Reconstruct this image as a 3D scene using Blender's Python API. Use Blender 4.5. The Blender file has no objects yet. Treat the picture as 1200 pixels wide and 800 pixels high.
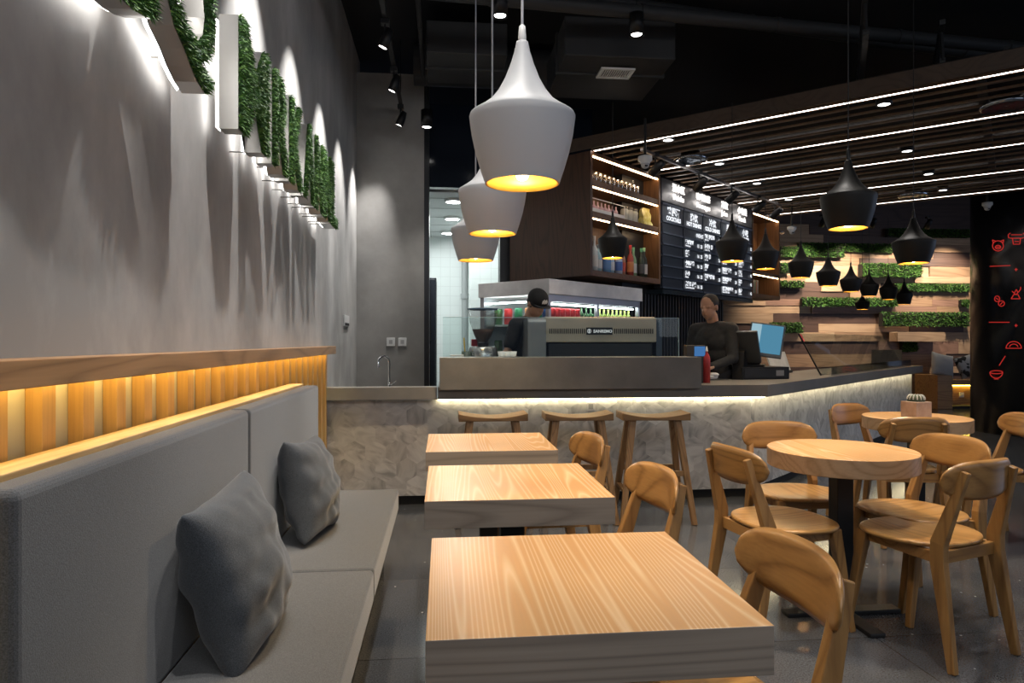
import bpy, math, random
from math import sin, cos, pi, sqrt, radians as R
from mathutils import Vector, Matrix
random.seed(7)
SC = bpy.context.scene
COL = SC.collection
H = 1.24          # eye height
F = 800.0         # focal length in pixels of a 1200 px wide frame
CY, SY = 0.99504, 0.09950   # yaw of the camera against the room axes

# ---------------------------------------------------------------- measuring helpers
def ray(px, py):
    a = (px - 600) / F; b = (400 - py) / F
    return Vector((a * CY + SY, CY - a * SY, b))
def atZ(px, py, Z):                 # at depth Z along the view axis
    r = ray(px, py); return Vector((r.x * Z, r.y * Z, H + r.z * Z))
def atX(px, py, X):
    r = ray(px, py); k = X / r.x; return Vector((X, r.y * k, H + r.z * k))
def atY(px, py, Y):
    r = ray(px, py); k = Y / r.y; return Vector((r.x * k, Y, H + r.z * k))
def atH(px, py, h):
    r = ray(px, py); k = (h - H) / r.z; return Vector((r.x * k, r.y * k, h))
def cam2room(x, z): return Vector((CY * x + SY * z, -SY * x + CY * z, 0))
D = Vector((.733, .680, 0)).normalized()      # direction of the angled counter run
N = Vector((-D.y, D.x, 0))                    # from the counter towards the back bar
def atN(px, py, off):                          # on the vertical plane N.p = off
    r = ray(px, py); k = off / (N.x * r.x + N.y * r.y); return Vector((r.x * k, r.y * k, H + r.z * k))
def dn(t, off, z): return D * t + N * off + Vector((0, 0, z))
def tof(px, off): p = atN(px, 400, off); return D.dot(p)

# ---------------------------------------------------------------- node helpers
MATS = {}
def newmat(name):
    m = bpy.data.materials.new(name); m.use_nodes = True
    nt = m.node_tree; b = nt.nodes['Principled BSDF']
    return m, nt, b
def mat(name, col, rough=.5, metal=0, emit=None, es=0, trans=0, ior=1.45, alpha=1, coat=0, spec=None):
    if name in MATS: return MATS[name]
    m, nt, b = newmat(name)
    b.inputs['Base Color'].default_value = (*col, 1)
    b.inputs['Roughness'].default_value = rough
    b.inputs['Metallic'].default_value = metal
    b.inputs['Transmission Weight'].default_value = trans
    b.inputs['IOR'].default_value = ior
    b.inputs['Coat Weight'].default_value = coat
    if spec is not None: b.inputs['Specular IOR Level'].default_value = spec
    if emit:
        b.inputs['Emission Color'].default_value = (*emit, 1); b.inputs['Emission Strength'].default_value = es
    # a little procedural grain so that no surface is perfectly even
    if not trans and not emit:
        n = nt.nodes.new('ShaderNodeTexNoise'); n.inputs['Scale'].default_value = 35; n.inputs['Detail'].default_value = 3
        tc = nt.nodes.new('ShaderNodeTexCoord'); nt.links.new(tc.outputs['Object'], n.inputs['Vector'])
        mr = nt.nodes.new('ShaderNodeMapRange'); mr.inputs['To Min'].default_value = max(.02, rough - .05); mr.inputs['To Max'].default_value = min(1, rough + .05)
        nt.links.new(n.outputs['Fac'], mr.inputs['Value']); nt.links.new(mr.outputs['Result'], b.inputs['Roughness'])
    MATS[name] = m; return m
def nd(nt, t, **kw):
    n = nt.nodes.new(t)
    for k, v in kw.items():
        if k in n.inputs.keys(): n.inputs[k].default_value = v
        else: setattr(n, k, v)
    return n
def ramp(nt, fac, stops):
    r = nt.nodes.new('ShaderNodeValToRGB'); e = r.color_ramp.elements
    e[0].position, e[0].color = stops[0][0], (*stops[0][1], 1)
    e[1].position, e[1].color = stops[-1][0], (*stops[-1][1], 1)
    for p, c in stops[1:-1]:
        x = e.new(p); x.color = (*c, 1)
    nt.links.new(fac, r.inputs['Fac']); return r.outputs['Color']
def wood(name, light, dark, grain='y', scale=1.0, rings=11, rough=.42, contrast=1.0, fibre=.25, gs=.5):
    """contour lines of stretched noise read as cathedral grain"""
    if name in MATS: return MATS[name]
    m, nt, b = newmat(name); L = nt.links
    tc = nd(nt, 'ShaderNodeTexCoord'); oi = nd(nt, 'ShaderNodeObjectInfo')
    add = nd(nt, 'ShaderNodeVectorMath', operation='ADD'); L.new(tc.outputs['Object'], add.inputs[0])
    sc = nd(nt, 'ShaderNodeVectorMath', operation='SCALE'); sc.inputs['Scale'].default_value = 7.0
    cmb = nd(nt, 'ShaderNodeCombineXYZ')
    for k in 'XYZ': L.new(oi.outputs['Random'], cmb.inputs[k])
    L.new(cmb.outputs[0], sc.inputs[0]); L.new(sc.outputs[0], add.inputs[1])
    mp = nd(nt, 'ShaderNodeMapping'); s = [5.0 * scale] * 3; s['xyz'.index(grain)] = gs * scale
    mp.inputs['Scale'].default_value = s; L.new(add.outputs[0], mp.inputs['Vector'])
    n1 = nd(nt, 'ShaderNodeTexNoise'); n1.inputs['Scale'].default_value = 1; n1.inputs['Detail'].default_value = 1.2; n1.inputs['Roughness'].default_value = .35
    L.new(mp.outputs[0], n1.inputs['Vector'])
    mu = nd(nt, 'ShaderNodeMath', operation='MULTIPLY'); mu.inputs[1].default_value = rings * 2; L.new(n1.outputs['Fac'], mu.inputs[0])
    fr = nd(nt, 'ShaderNodeMath', operation='FRACT'); L.new(mu.outputs[0], fr.inputs[0])
    mid = tuple((a * .55 + c * .45) for a, c in zip(light, dark))
    c1 = ramp(nt, fr.outputs[0], [(0, mid), (.18, light), (.62, light), (.9, dark), (1, mid)])
    mp2 = nd(nt, 'ShaderNodeMapping'); s = [130.0] * 3; s['xyz'.index(grain)] = 3.5
    mp2.inputs['Scale'].default_value = s; L.new(add.outputs[0], mp2.inputs['Vector'])
    n2 = nd(nt, 'ShaderNodeTexNoise'); n2.inputs['Scale'].default_value = 1; n2.inputs['Detail'].default_value = 2; L.new(mp2.outputs[0], n2.inputs['Vector'])
    c2 = ramp(nt, n2.outputs['Fac'], [(.3, tuple(x * .72 for x in mid)), (.62, light)])
    mx = nd(nt, 'ShaderNodeMix', data_type='RGBA'); mx.inputs[0].default_value = fibre
    L.new(c1, mx.inputs[6]); L.new(c2, mx.inputs[7])
    n3 = nd(nt, 'ShaderNodeTexNoise'); n3.inputs['Scale'].default_value = 2.2; L.new(add.outputs[0], n3.inputs['Vector'])
    hs = nd(nt, 'ShaderNodeHueSaturation'); mr = nd(nt, 'ShaderNodeMapRange'); mr.inputs['To Min'].default_value = .82; mr.inputs['To Max'].default_value = 1.18
    L.new(n3.outputs['Fac'], mr.inputs['Value']); L.new(mr.outputs[0], hs.inputs['Value']); L.new(mx.outputs[2], hs.inputs['Color'])
    L.new(hs.outputs[0], b.inputs['Base Color']); b.inputs['Roughness'].default_value = rough
    bp = nd(nt, 'ShaderNodeBump'); bp.inputs['Strength'].default_value = .08; bp.inputs['Distance'].default_value = .002
    L.new(n2.outputs['Fac'], bp.inputs['Height']); L.new(bp.outputs[0], b.inputs['Normal'])
    MATS[name] = m; return m
def noisy(name, c1, c2, scale=2, detail=8, rough=.8, bump=.1, stretch=(1, 1, 1), r2=None, dist=.01, metal=0, mid=(.35, .68)):
    if name in MATS: return MATS[name]
    m, nt, b = newmat(name); L = nt.links
    tc = nd(nt, 'ShaderNodeTexCoord'); mp = nd(nt, 'ShaderNodeMapping'); mp.inputs['Scale'].default_value = stretch
    L.new(tc.outputs['Object'], mp.inputs['Vector'])
    n = nd(nt, 'ShaderNodeTexNoise'); n.inputs['Scale'].default_value = scale; n.inputs['Detail'].default_value = detail; n.inputs['Roughness'].default_value = .62
    L.new(mp.outputs[0], n.inputs['Vector'])
    L.new(ramp(nt, n.outputs['Fac'], [(mid[0], c1), (mid[1], c2)]), b.inputs['Base Color'])
    b.inputs['Roughness'].default_value = rough; b.inputs['Metallic'].default_value = metal
    bp = nd(nt, 'ShaderNodeBump'); bp.inputs['Strength'].default_value = bump; bp.inputs['Distance'].default_value = dist
    L.new(n.outputs['Fac'], bp.inputs['Height']); L.new(bp.outputs[0], b.inputs['Normal'])
    MATS[name] = m; return m
def fabric(name, col):
    m, nt, b = newmat(name); L = nt.links
    tc = nd(nt, 'ShaderNodeTexCoord')
    n = nd(nt, 'ShaderNodeTexNoise'); n.inputs['Scale'].default_value = 420; n.inputs['Detail'].default_value = 2; L.new(tc.outputs['Object'], n.inputs['Vector'])
    L.new(ramp(nt, n.outputs['Fac'], [(.3, tuple(c * .55 for c in col)), (.7, tuple(c * 1.45 for c in col))]), b.inputs['Base Color'])
    b.inputs['Roughness'].default_value = .95; b.inputs['Sheen Weight'].default_value = .3
    bp = nd(nt, 'ShaderNodeBump'); bp.inputs['Strength'].default_value = .25; bp.inputs['Distance'].default_value = .002
    n2 = nd(nt, 'ShaderNodeTexNoise'); n2.inputs['Scale'].default_value = 9; n2.inputs['Detail'].default_value = 3; L.new(tc.outputs['Object'], n2.inputs['Vector'])
    ad = nd(nt, 'ShaderNodeMath', operation='ADD'); L.new(n.outputs['Fac'], ad.inputs[0]); L.new(n2.outputs['Fac'], ad.inputs[1])
    L.new(ad.outputs[0], bp.inputs['Height']); L.new(bp.outputs[0], b.inputs['Normal'])
    MATS[name] = m; return m
def hexmarble(name, size=.155):
    m, nt, b = newmat(name); L = nt.links
    tc = nd(nt, 'ShaderNodeTexCoord'); sx = nd(nt, 'ShaderNodeSeparateXYZ'); L.new(tc.outputs['Object'], sx.inputs[0])
    p = nd(nt, 'ShaderNodeCombineXYZ'); L.new(sx.outputs['X'], p.inputs['X']); L.new(sx.outputs['Z'], p.inputs['Y'])
    ps = nd(nt, 'ShaderNodeVectorMath', operation='SCALE'); ps.inputs['Scale'].default_value = 1 / size; L.new(p.outputs[0], ps.inputs[0])
    def vm(op, a, bb):
        n = nd(nt, 'ShaderNodeVectorMath', operation=op)
        for i, x in enumerate((a, bb)):
            if isinstance(x, tuple): n.inputs[i].default_value = x
            else: L.new(x, n.inputs[i])
        return n
    r = (1, 1.7320508, 1); h = (.5, .8660254, 0)
    def hexc(src):
        fm = nd(nt, 'ShaderNodeVectorMath', operation='FLOOR')
        dv = vm('DIVIDE', src, r); L.new(dv.outputs[0], fm.inputs[0])
        ml = vm('MULTIPLY', fm.outputs[0], r); sb = vm('SUBTRACT', src, ml.outputs[0]); return vm('SUBTRACT', sb.outputs[0], h)
    A = hexc(ps.outputs[0]); off = vm('SUBTRACT', ps.outputs[0], h); B = hexc(off.outputs[0])
    la = nd(nt, 'ShaderNodeVectorMath', operation='LENGTH'); L.new(A.outputs[0], la.inputs[0])
    lb = nd(nt, 'ShaderNodeVectorMath', operation='LENGTH'); L.new(B.outputs[0], lb.inputs[0])
    lt = nd(nt, 'ShaderNodeMath', operation='LESS_THAN'); L.new(la.outputs['Value'], lt.inputs[0]); L.new(lb.outputs['Value'], lt.inputs[1])
    mx = nd(nt, 'ShaderNodeMix', data_type='VECTOR'); L.new(lt.outputs[0], mx.inputs[0]); L.new(B.outputs[0], mx.inputs[4]); L.new(A.outputs[0], mx.inputs[5])
    gv = mx.outputs[1]; idv = vm('SUBTRACT', ps.outputs[0], gv)
    rd = vm('ADD', idv.outputs[0], (.013, .021, .1)); sn = nd(nt, 'ShaderNodeVectorMath', operation='SNAP'); L.new(rd.outputs[0], sn.inputs[0]); sn.inputs[1].default_value = (.25, .25, 1)
    wn = nd(nt, 'ShaderNodeTexWhiteNoise', noise_dimensions='3D'); L.new(sn.outputs[0], wn.inputs['Vector'])
    ang = nd(nt, 'ShaderNodeMath', operation='MULTIPLY'); ang.inputs[1].default_value = 3.1; L.new(wn.outputs['Value'], ang.inputs[0])
    rot = nd(nt, 'ShaderNodeVectorRotate', rotation_type='Z_AXIS'); L.new(ps.outputs[0], rot.inputs['Vector']); L.new(ang.outputs[0], rot.inputs['Angle'])
    st = vm('MULTIPLY', rot.outputs[0], (1.3, .55, 1)); a2 = vm('ADD', st.outputs[0], wn.outputs['Color'])
    nz = nd(nt, 'ShaderNodeTexNoise'); nz.inputs['Scale'].default_value = 1.4; nz.inputs['Detail'].default_value = 6; nz.inputs['Distortion'].default_value = 1.2; L.new(a2.outputs[0], nz.inputs['Vector'])
    c = ramp(nt, nz.outputs['Fac'], [(.30, (.34, .345, .36)), (.45, (.54, .54, .55)), (.62, (.68, .68, .68))])
    hs = nd(nt, 'ShaderNodeHueSaturation'); mr = nd(nt, 'ShaderNodeMapRange'); mr.inputs['To Min'].default_value = .8; mr.inputs['To Max'].default_value = 1.12
    L.new(wn.outputs['Value'], mr.inputs['Value']); L.new(mr.outputs[0], hs.inputs['Value']); L.new(c, hs.inputs['Color'])
    L.new(hs.outputs[0], b.inputs['Base Color']); b.inputs['Roughness'].default_value = .3
    MATS[name] = m; return m
def glass(name, tint=(1, 1, 1), rough=0.0, refl=.08):
    """thin clear pane: mostly transparent with a mirror-like sheen"""
    if name in MATS: return MATS[name]
    m = bpy.data.materials.new(name); m.use_nodes = True; nt = m.node_tree; nt.nodes.clear()
    o = nd(nt, 'ShaderNodeOutputMaterial'); t = nd(nt, 'ShaderNodeBsdfTransparent'); g = nd(nt, 'ShaderNodeBsdfGlossy')
    t.inputs['Color'].default_value = (*tint, 1); g.inputs['Roughness'].default_value = rough
    lw = nd(nt, 'ShaderNodeLayerWeight'); lw.inputs['Blend'].default_value = .5
    fr = nd(nt, 'ShaderNodeMath', operation='POWER'); fr.inputs[1].default_value = 4.5; nt.links.new(lw.outputs['Facing'], fr.inputs[0])
    ad = nd(nt, 'ShaderNodeMath', operation='MULTIPLY_ADD'); ad.inputs[1].default_value = .75; ad.inputs[2].default_value = refl * .4; nt.links.new(fr.outputs[0], ad.inputs[0])
    mx = nd(nt, 'ShaderNodeMixShader'); nt.links.new(ad.outputs[0], mx.inputs[0]); nt.links.new(t.outputs[0], mx.inputs[1]); nt.links.new(g.outputs[0], mx.inputs[2])
    nt.links.new(mx.outputs[0], o.inputs['Surface']); MATS[name] = m; return m
def emis(name, col, s):
    if name in MATS: return MATS[name]
    m = bpy.data.materials.new(name); m.use_nodes = True; nt = m.node_tree; nt.nodes.clear()
    o = nd(nt, 'ShaderNodeOutputMaterial'); e = nd(nt, 'ShaderNodeEmission'); e.inputs['Color'].default_value = (*col, 1); e.inputs['Strength'].default_value = s
    nt.links.new(e.outputs[0], o.inputs['Surface']); MATS[name] = m; return m

# ---------------------------------------------------------------- mesh builder
BOXF = [(0, 3, 2, 1), (4, 5, 6, 7), (0, 1, 5, 4), (1, 2, 6, 5), (2, 3, 7, 6), (3, 0, 4, 7)]
class MB:
    def __init__(s): s.v = []; s.f = []; s.mi = []; s.sm = []
    def add(s, vs, fs, mi=0, sm=False):
        o = len(s.v); s.v += [tuple(x) for x in vs]
        for f in fs: s.f.append(tuple(i + o for i in f)); s.mi.append(mi); s.sm.append(sm)
        return s
    def box(s, a, b, mi=0):
        x0, y0, z0 = [min(p, q) for p, q in zip(a, b)]; x1, y1, z1 = [max(p, q) for p, q in zip(a, b)]
        return s.add([(x0, y0, z0), (x1, y0, z0), (x1, y1, z0), (x0, y1, z0), (x0, y0, z1), (x1, y0, z1), (x1, y1, z1), (x0, y1, z1)], BOXF, mi)
    def obox(s, c, ux, uy, uz, hx, hy, hz, mi=0):
        c = Vector(c); ux, uy, uz = Vector(ux) * hx, Vector(uy) * hy, Vector(uz) * hz
        vs = [c + ux * i + uy * j + uz * k for k in (-1, 1) for i, j in ((-1, -1), (1, -1), (1, 1), (-1, 1))]
        return s.add(vs, BOXF, mi)
    def dbox(s, t0, t1, o0, o1, z0, z1, mi=0):        # box aligned with the angled counter
        return s.obox(dn((t0 + t1) / 2, (o0 + o1) / 2, (z0 + z1) / 2), D, N, (0, 0, 1), abs(t1 - t0) / 2, abs(o1 - o0) / 2, abs(z1 - z0) / 2, mi)
    def bar(s, p, q, w0, d0, w1=None, d1=None, up=(1, 0, 0), mi=0):   # tapered square bar
        w1 = w0 if w1 is None else w1; d1 = d0 if d1 is None else d1
        p, q = Vector(p), Vector(q); ax = (q - p).normalized(); u = Vector(up); u = (u - ax * u.dot(ax)).normalized(); w = ax.cross(u)
        vs = []
        for c, a, b in ((p, w0, d0), (q, w1, d1)):
            vs += [c + u * (i * a / 2) + w * (j * b / 2) for i, j in ((-1, -1), (1, -1), (1, 1), (-1, 1))]
        return s.add(vs, BOXF, mi)
    def polybar(s, pts, secs, up=(1, 0, 0), mi=0, sm=False):      # bar through several joints
        n = len(pts); pts = [Vector(p) for p in pts]; vs = []
        for i, p in enumerate(pts):
            ax = (pts[min(i + 1, n - 1)] - pts[max(i - 1, 0)]).normalized(); u = Vector(up); u = (u - ax * u.dot(ax)).normalized(); w = ax.cross(u)
            a, b = secs[i]; vs += [p + u * (x * a / 2) + w * (y * b / 2) for x, y in ((-1, -1), (1, -1), (1, 1), (-1, 1))]
        fs = [(3, 2, 1, 0), tuple(4 * (n - 1) + k for k in range(4))]
        for i in range(n - 1):
            for k in range(4):
                a = 4 * i + k; b = 4 * i + (k + 1) % 4; fs.append((a, b, b + 4, a + 4))
        return s.add(vs, fs, mi, sm)
    def tube(s, p, q, r0, r1=None, seg=12, cap=True, mi=0):
        return s.path([p, q], [r0, r0 if r1 is None else r1], seg, cap, mi)
    def path(s, pts, rs, seg=8, cap=True, mi=0):
        pts = [Vector(p) for p in pts]; n = len(pts)
        if not isinstance(rs, (list, tuple)): rs = [rs] * n
        vs = []; prev = None
        for i, p in enumerate(pts):
            ax = pts[min(i + 1, n - 1)] - pts[max(i - 1, 0)]
            ax = ax.normalized() if ax.length > 1e-9 else Vector((0, 0, 1))
            u = prev if prev is not None else (Vector((0, 0, 1)) if abs(ax.z) < .9 else Vector((1, 0, 0)))
            u = (u - ax * u.dot(ax)).normalized(); prev = u; w = ax.cross(u)
            vs += [p + (u * cos(2 * pi * k / seg) + w * sin(2 * pi * k / seg)) * rs[i] for k in range(seg)]
        fs = []
        for i in range(n - 1):
            for k in range(seg):
                a = i * seg + k; b = i * seg + (k + 1) % seg; fs.append((a, b, b + seg, a + seg))
        s.add(vs, fs, mi, True)
        if cap: s.add(vs[:seg], [tuple(range(seg))[::-1]], mi); s.add(vs[-seg:], [tuple(range(seg))], mi)
        return s
    def lathe(s, prof, c=(0, 0, 0), seg=24, mi=0, sm=True):
        n = len(prof); c = Vector(c); vs = []
        for r, z in prof: vs += [c + Vector((r * cos(2 * pi * k / seg), r * sin(2 * pi * k / seg), z)) for k in range(seg)]
        fs = []
        for i in range(n - 1):
            for k in range(seg):
                a = i * seg + k; b = i * seg + (k + 1) % seg; fs.append((a, b, b + seg, a + seg))
        return s.add(vs, fs, mi, sm)
    def ball(s, c, r, seg=16, mi=0, M=None):
        c = Vector(c); r = Vector((r, r, r)) if not hasattr(r, '__len__') else Vector(r); vs = []; nr = seg // 2
        for i in range(nr + 1):
            th = pi * i / nr
            for k in range(seg):
                v = Vector((r.x * sin(th) * cos(2 * pi * k / seg), r.y * sin(th) * sin(2 * pi * k / seg), r.z * cos(th)))
                if M: v = M @ v
                vs.append(c + v)
        fs = []
        for i in range(nr):
            for k in range(seg):
                a = i * seg + k; b = i * seg + (k + 1) % seg; fs.append((a, a + seg, b + seg, b))
        return s.add(vs, fs, mi, True)
    def prism(s, poly, z0, z1, mi=0, ax='z', sm=False):     # polygon (a,b) extruded along an axis
        def q(a, b, c): return (a, b, c) if ax == 'z' else ((c, a, b) if ax == 'x' else (a, c, b))
        n = len(poly); vs = [q(a, b, z0) for a, b in poly] + [q(a, b, z1) for a, b in poly]
        s.add(vs, [tuple(range(n))[::-1], tuple(range(n, 2 * n))], mi)
        return s.add(vs, [(k, (k + 1) % n, (k + 1) % n + n, k + n) for k in range(n)], mi, sm)
    def xf(s, M): s.v = [tuple(M @ Vector(p)) for p in s.v]; return s
    def obj(s, name, mats, parent=None, bevel=0, seg=2, loc=None, rotz=0, origin=None):
        if origin is not None:
            o = Vector(origin); s.v = [tuple(Vector(p) - o) for p in s.v]; loc = o
        me = bpy.data.meshes.new(name); me.from_pydata(s.v, [], s.f)
        mats = mats if isinstance(mats, (list, tuple)) else [mats]
        for m in mats: me.materials.append(m)
        me.polygons.foreach_set('material_index', s.mi); me.polygons.foreach_set('use_smooth', s.sm)
        me.update(); me.validate()
        o = bpy.data.objects.new(name, me); COL.objects.link(o)
        if parent: o.parent = parent
        if loc is not None: o.location = loc
        o.rotation_euler.z = rotz
        if bevel:
            b = o.modifiers.new('bevel', 'BEVEL'); b.width = bevel; b.segments = seg; b.limit_method = 'ANGLE'; b.angle_limit = R(35)
        return o
def tag(o, label, cat, group=None):
    o['label'] = label; o['category'] = cat
    if group: o['group'] = group
    elif 'group' in o: del o['group']
    return o
def thing(name, label, cat, loc=(0, 0, 0), rotz=0, group=None):
    o = bpy.data.objects.new(name, None); COL.objects.link(o); o.location = loc; o.rotation_euler = (0, 0, rotz); o.empty_display_size = .1
    return tag(o, label, cat, group)
def struct(o): o['kind'] = 'structure'; return o
KIDS = {}
def kids(o): return [x for x in COL.objects if x.parent == o]
def dup(root, label, loc=None, rotz=None, group=None):
    def cp(o, par):
        c = o.copy(); COL.objects.link(c); c.parent = par
        for ch in kids(o): cp(ch, c)
        return c
    r = cp(root, None)
    if loc is not None: r.location = loc
    if rotz is not None: r.rotation_euler.z = rotz
    r['label'] = label
    if group: r['group'] = group
    return r
def textmesh(body, size=1, extrude=0, offset=0, align='CENTER'):
    cu = bpy.data.curves.new('txt', 'FONT'); cu.body = body; cu.size = size; cu.extrude = extrude; cu.offset = offset; cu.align_x = align; cu.resolution_u = 3
    o = bpy.data.objects.new('txt', cu); COL.objects.link(o)
    dg = bpy.context.evaluated_depsgraph_get(); me = bpy.data.meshes.new_from_object(o.evaluated_get(dg))
    vs = [v.co.copy() for v in me.vertices]; fs = [tuple(p.vertices) for p in me.polygons]
    bpy.data.meshes.remove(me); bpy.data.objects.remove(o); bpy.data.curves.remove(cu)
    return vs, fs
def frame(ux, uy, uz, o):
    return Matrix(((ux[0], uy[0], uz[0], o[0]), (ux[1], uy[1], uz[1], o[1]), (ux[2], uy[2], uz[2], o[2]), (0, 0, 0, 1)))
def addtext(mb, body, size, M, extrude=.0, offset=0, align='CENTER', mi=0):
    vs, fs = textmesh(body, size, extrude, offset, align); mb.add([M @ v for v in vs], fs, mi); return mb
def light(kind, name, loc, power, col=(1, 1, 1), size=.05, aim=None, spot=60, blend=.5, sy=None, spread=None, parent=None):
    ld = bpy.data.lights.new(name, kind); ld.energy = power; ld.color = col
    if kind in ('POINT', 'SPOT'): ld.shadow_soft_size = size
    if kind == 'SPOT': ld.spot_size = R(spot); ld.spot_blend = blend
    if kind == 'AREA':
        ld.size = size
        if sy: ld.shape = 'RECTANGLE'; ld.size_y = sy
        if spread: ld.spread = R(spread)
    o = bpy.data.objects.new(name, ld); COL.objects.link(o); o.location = loc
    if aim is not None:
        o.rotation_euler = (Vector(aim) - Vector(loc)).to_track_quat('-Z', 'Y').to_euler()
    return o
def blades(mb, pts_fn, n, nrm, ln=.035, w=.0035, spread=.9, nm=3):
    nrm = Vector(nrm)
    for i in range(n):
        p = Vector(pts_fn()); d = (nrm + Vector((random.gauss(0, 1), random.gauss(0, 1), random.gauss(0, 1))) * spread * .5)
        if d.dot(nrm) < .15: d = d + nrm * .6
        d.normalize(); sd = d.cross(Vector((random.gauss(0, 1), random.gauss(0, 1), random.gauss(0, 1)))).normalized() * w
        l = ln * random.uniform(.6, 1.2); bend = Vector((0, 0, -.25 * l))
        q = p + d * l * .6; e = p + d * l + bend
        mb.add([p - sd, p + sd, q + sd * .8, q - sd * .8, e], [(0, 1, 2, 3), (3, 2, 4)], random.randrange(nm))

# ---------------------------------------------------------------- materials
OAK = wood('oak', (.46, .25, .082), (.25, .12, .034), 'y', .8, 9, .32, fibre=.3)
OAKZ = wood('oak_upright', (.35, .185, .06), (.21, .10, .03), 'z', 1.0, 6, .4, fibre=.3)
OAKX = wood('oak_across', (.37, .195, .064), (.19, .088, .026), 'x', .8, 9, .31, fibre=.3)
TABLE = wood('ash_table', (.66, .37, .155), (.82, .57, .33), 'y', 1.1, 26, .27, fibre=.16, gs=.17)
TEDGE = wood('ash_edge', (.36, .30, .24), (.22, .18, .145), 'x', 1.0, 9, .4, gs=.4)
REDGE = wood('oak_edge', (.50, .32, .18), (.36, .21, .10), 'x', 1.0, 7, .4)
RAILW = wood('rail_wood', (.40, .22, .10), (.24, .12, .05), 'y', 1.0, 7, .4)
SLATW = wood('slat_wood', (.56, .35, .13), (.47, .28, .095), 'z', 1.0, 4, .45, fibre=.4)
STOOLW = wood('stool_wood', (.26, .15, .065), (.14, .075, .03), 'x', 1.6, 8, .5)
STOOLZ = wood('stool_leg_wood', (.30, .17, .075), (.16, .085, .033), 'z', 1.6, 8, .5)
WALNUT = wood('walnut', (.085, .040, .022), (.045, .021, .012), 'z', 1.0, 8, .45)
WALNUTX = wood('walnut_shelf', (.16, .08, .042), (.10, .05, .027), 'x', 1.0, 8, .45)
CEILW = wood('ceiling_slat_wood', (.17, .11, .07), (.12, .075, .048), 'x', 1.0, 6, .55)
PL = [wood('plank_light', (.52, .345, .215), (.38, .235, .14), 'x', .7, 6, .55), wood('plank_tan', (.36, .22, .13), (.24, .14, .08), 'x', .7, 6, .55),
      wood('plank_rose', (.30, .17, .12), (.2, .11, .075), 'x', .7, 6, .55), wood('plank_dark', (.10, .055, .04), (.06, .032, .024), 'x', .7, 6, .55)]
CONC = noisy('concrete_plaster', (.27, .264, .254), (.46, .45, .435), 2.1, 12, .72, .22, (1, 1, .6), dist=.01)
CONC2 = noisy('concrete_back', (.24, .232, .22), (.34, .33, .315), 1.8, 9, .75, .1, dist=.01)
CTOP = noisy('grey_worktop', (.15, .142, .13), (.20, .19, .175), 3, 9, .42, .03)
FAB = fabric('grey_fabric', (.056, .059, .063)); FAB2 = fabric('cushion_fabric', (.058, .065, .074)); FAB3 = fabric('seat_fabric', (.105, .107, .108))
BLACK = mat('black_metal', (.012, .012, .013), .42, .2)
BLACKM = mat('matt_black', (.014, .014, .015), .75)
DUCT = mat('painted_duct', (.03, .031, .033), .6)
STEEL = mat('brushed_steel', (.55, .54, .52), .3, 1)
CHROME = mat('chrome', (.8, .8, .8), .08, 1)
WHITEP = mat('white_plastic', (.75, .75, .74), .4)
HEX = hexmarble('hex_marble')
LAMPW = mat('lamp_white', (.55, .56, .58), .5)
LAMPK = mat('lamp_black', (.014, .013, .012), .5, spec=.3)
GOLD = mat('lamp_gold_inside', (.9, .52, .10), .38, .55)
GLS = glass('clear_glass', (.93, .97, .96)); GLSD = glass('bottle_glass', (.85, .93, .9), .02, .12)
GR = [mat('grass_dark', (.018, .065, .012), .6), mat('grass_mid', (.05, .15, .025), .6), mat('grass_light', (.13, .27, .05), .6)]
WARM = (1.0, .62, .26)
LEDW = emis('led_white', (1, .88, .80), 10); LEDWARM = emis('led_warm', (1, .72, .40), 9)
BULB = emis('bulb', (1, .70, .34), 60); SPOTLENS = emis('spot_lens', (1, .97, .93), 14)
from mathutils import noise
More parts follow.
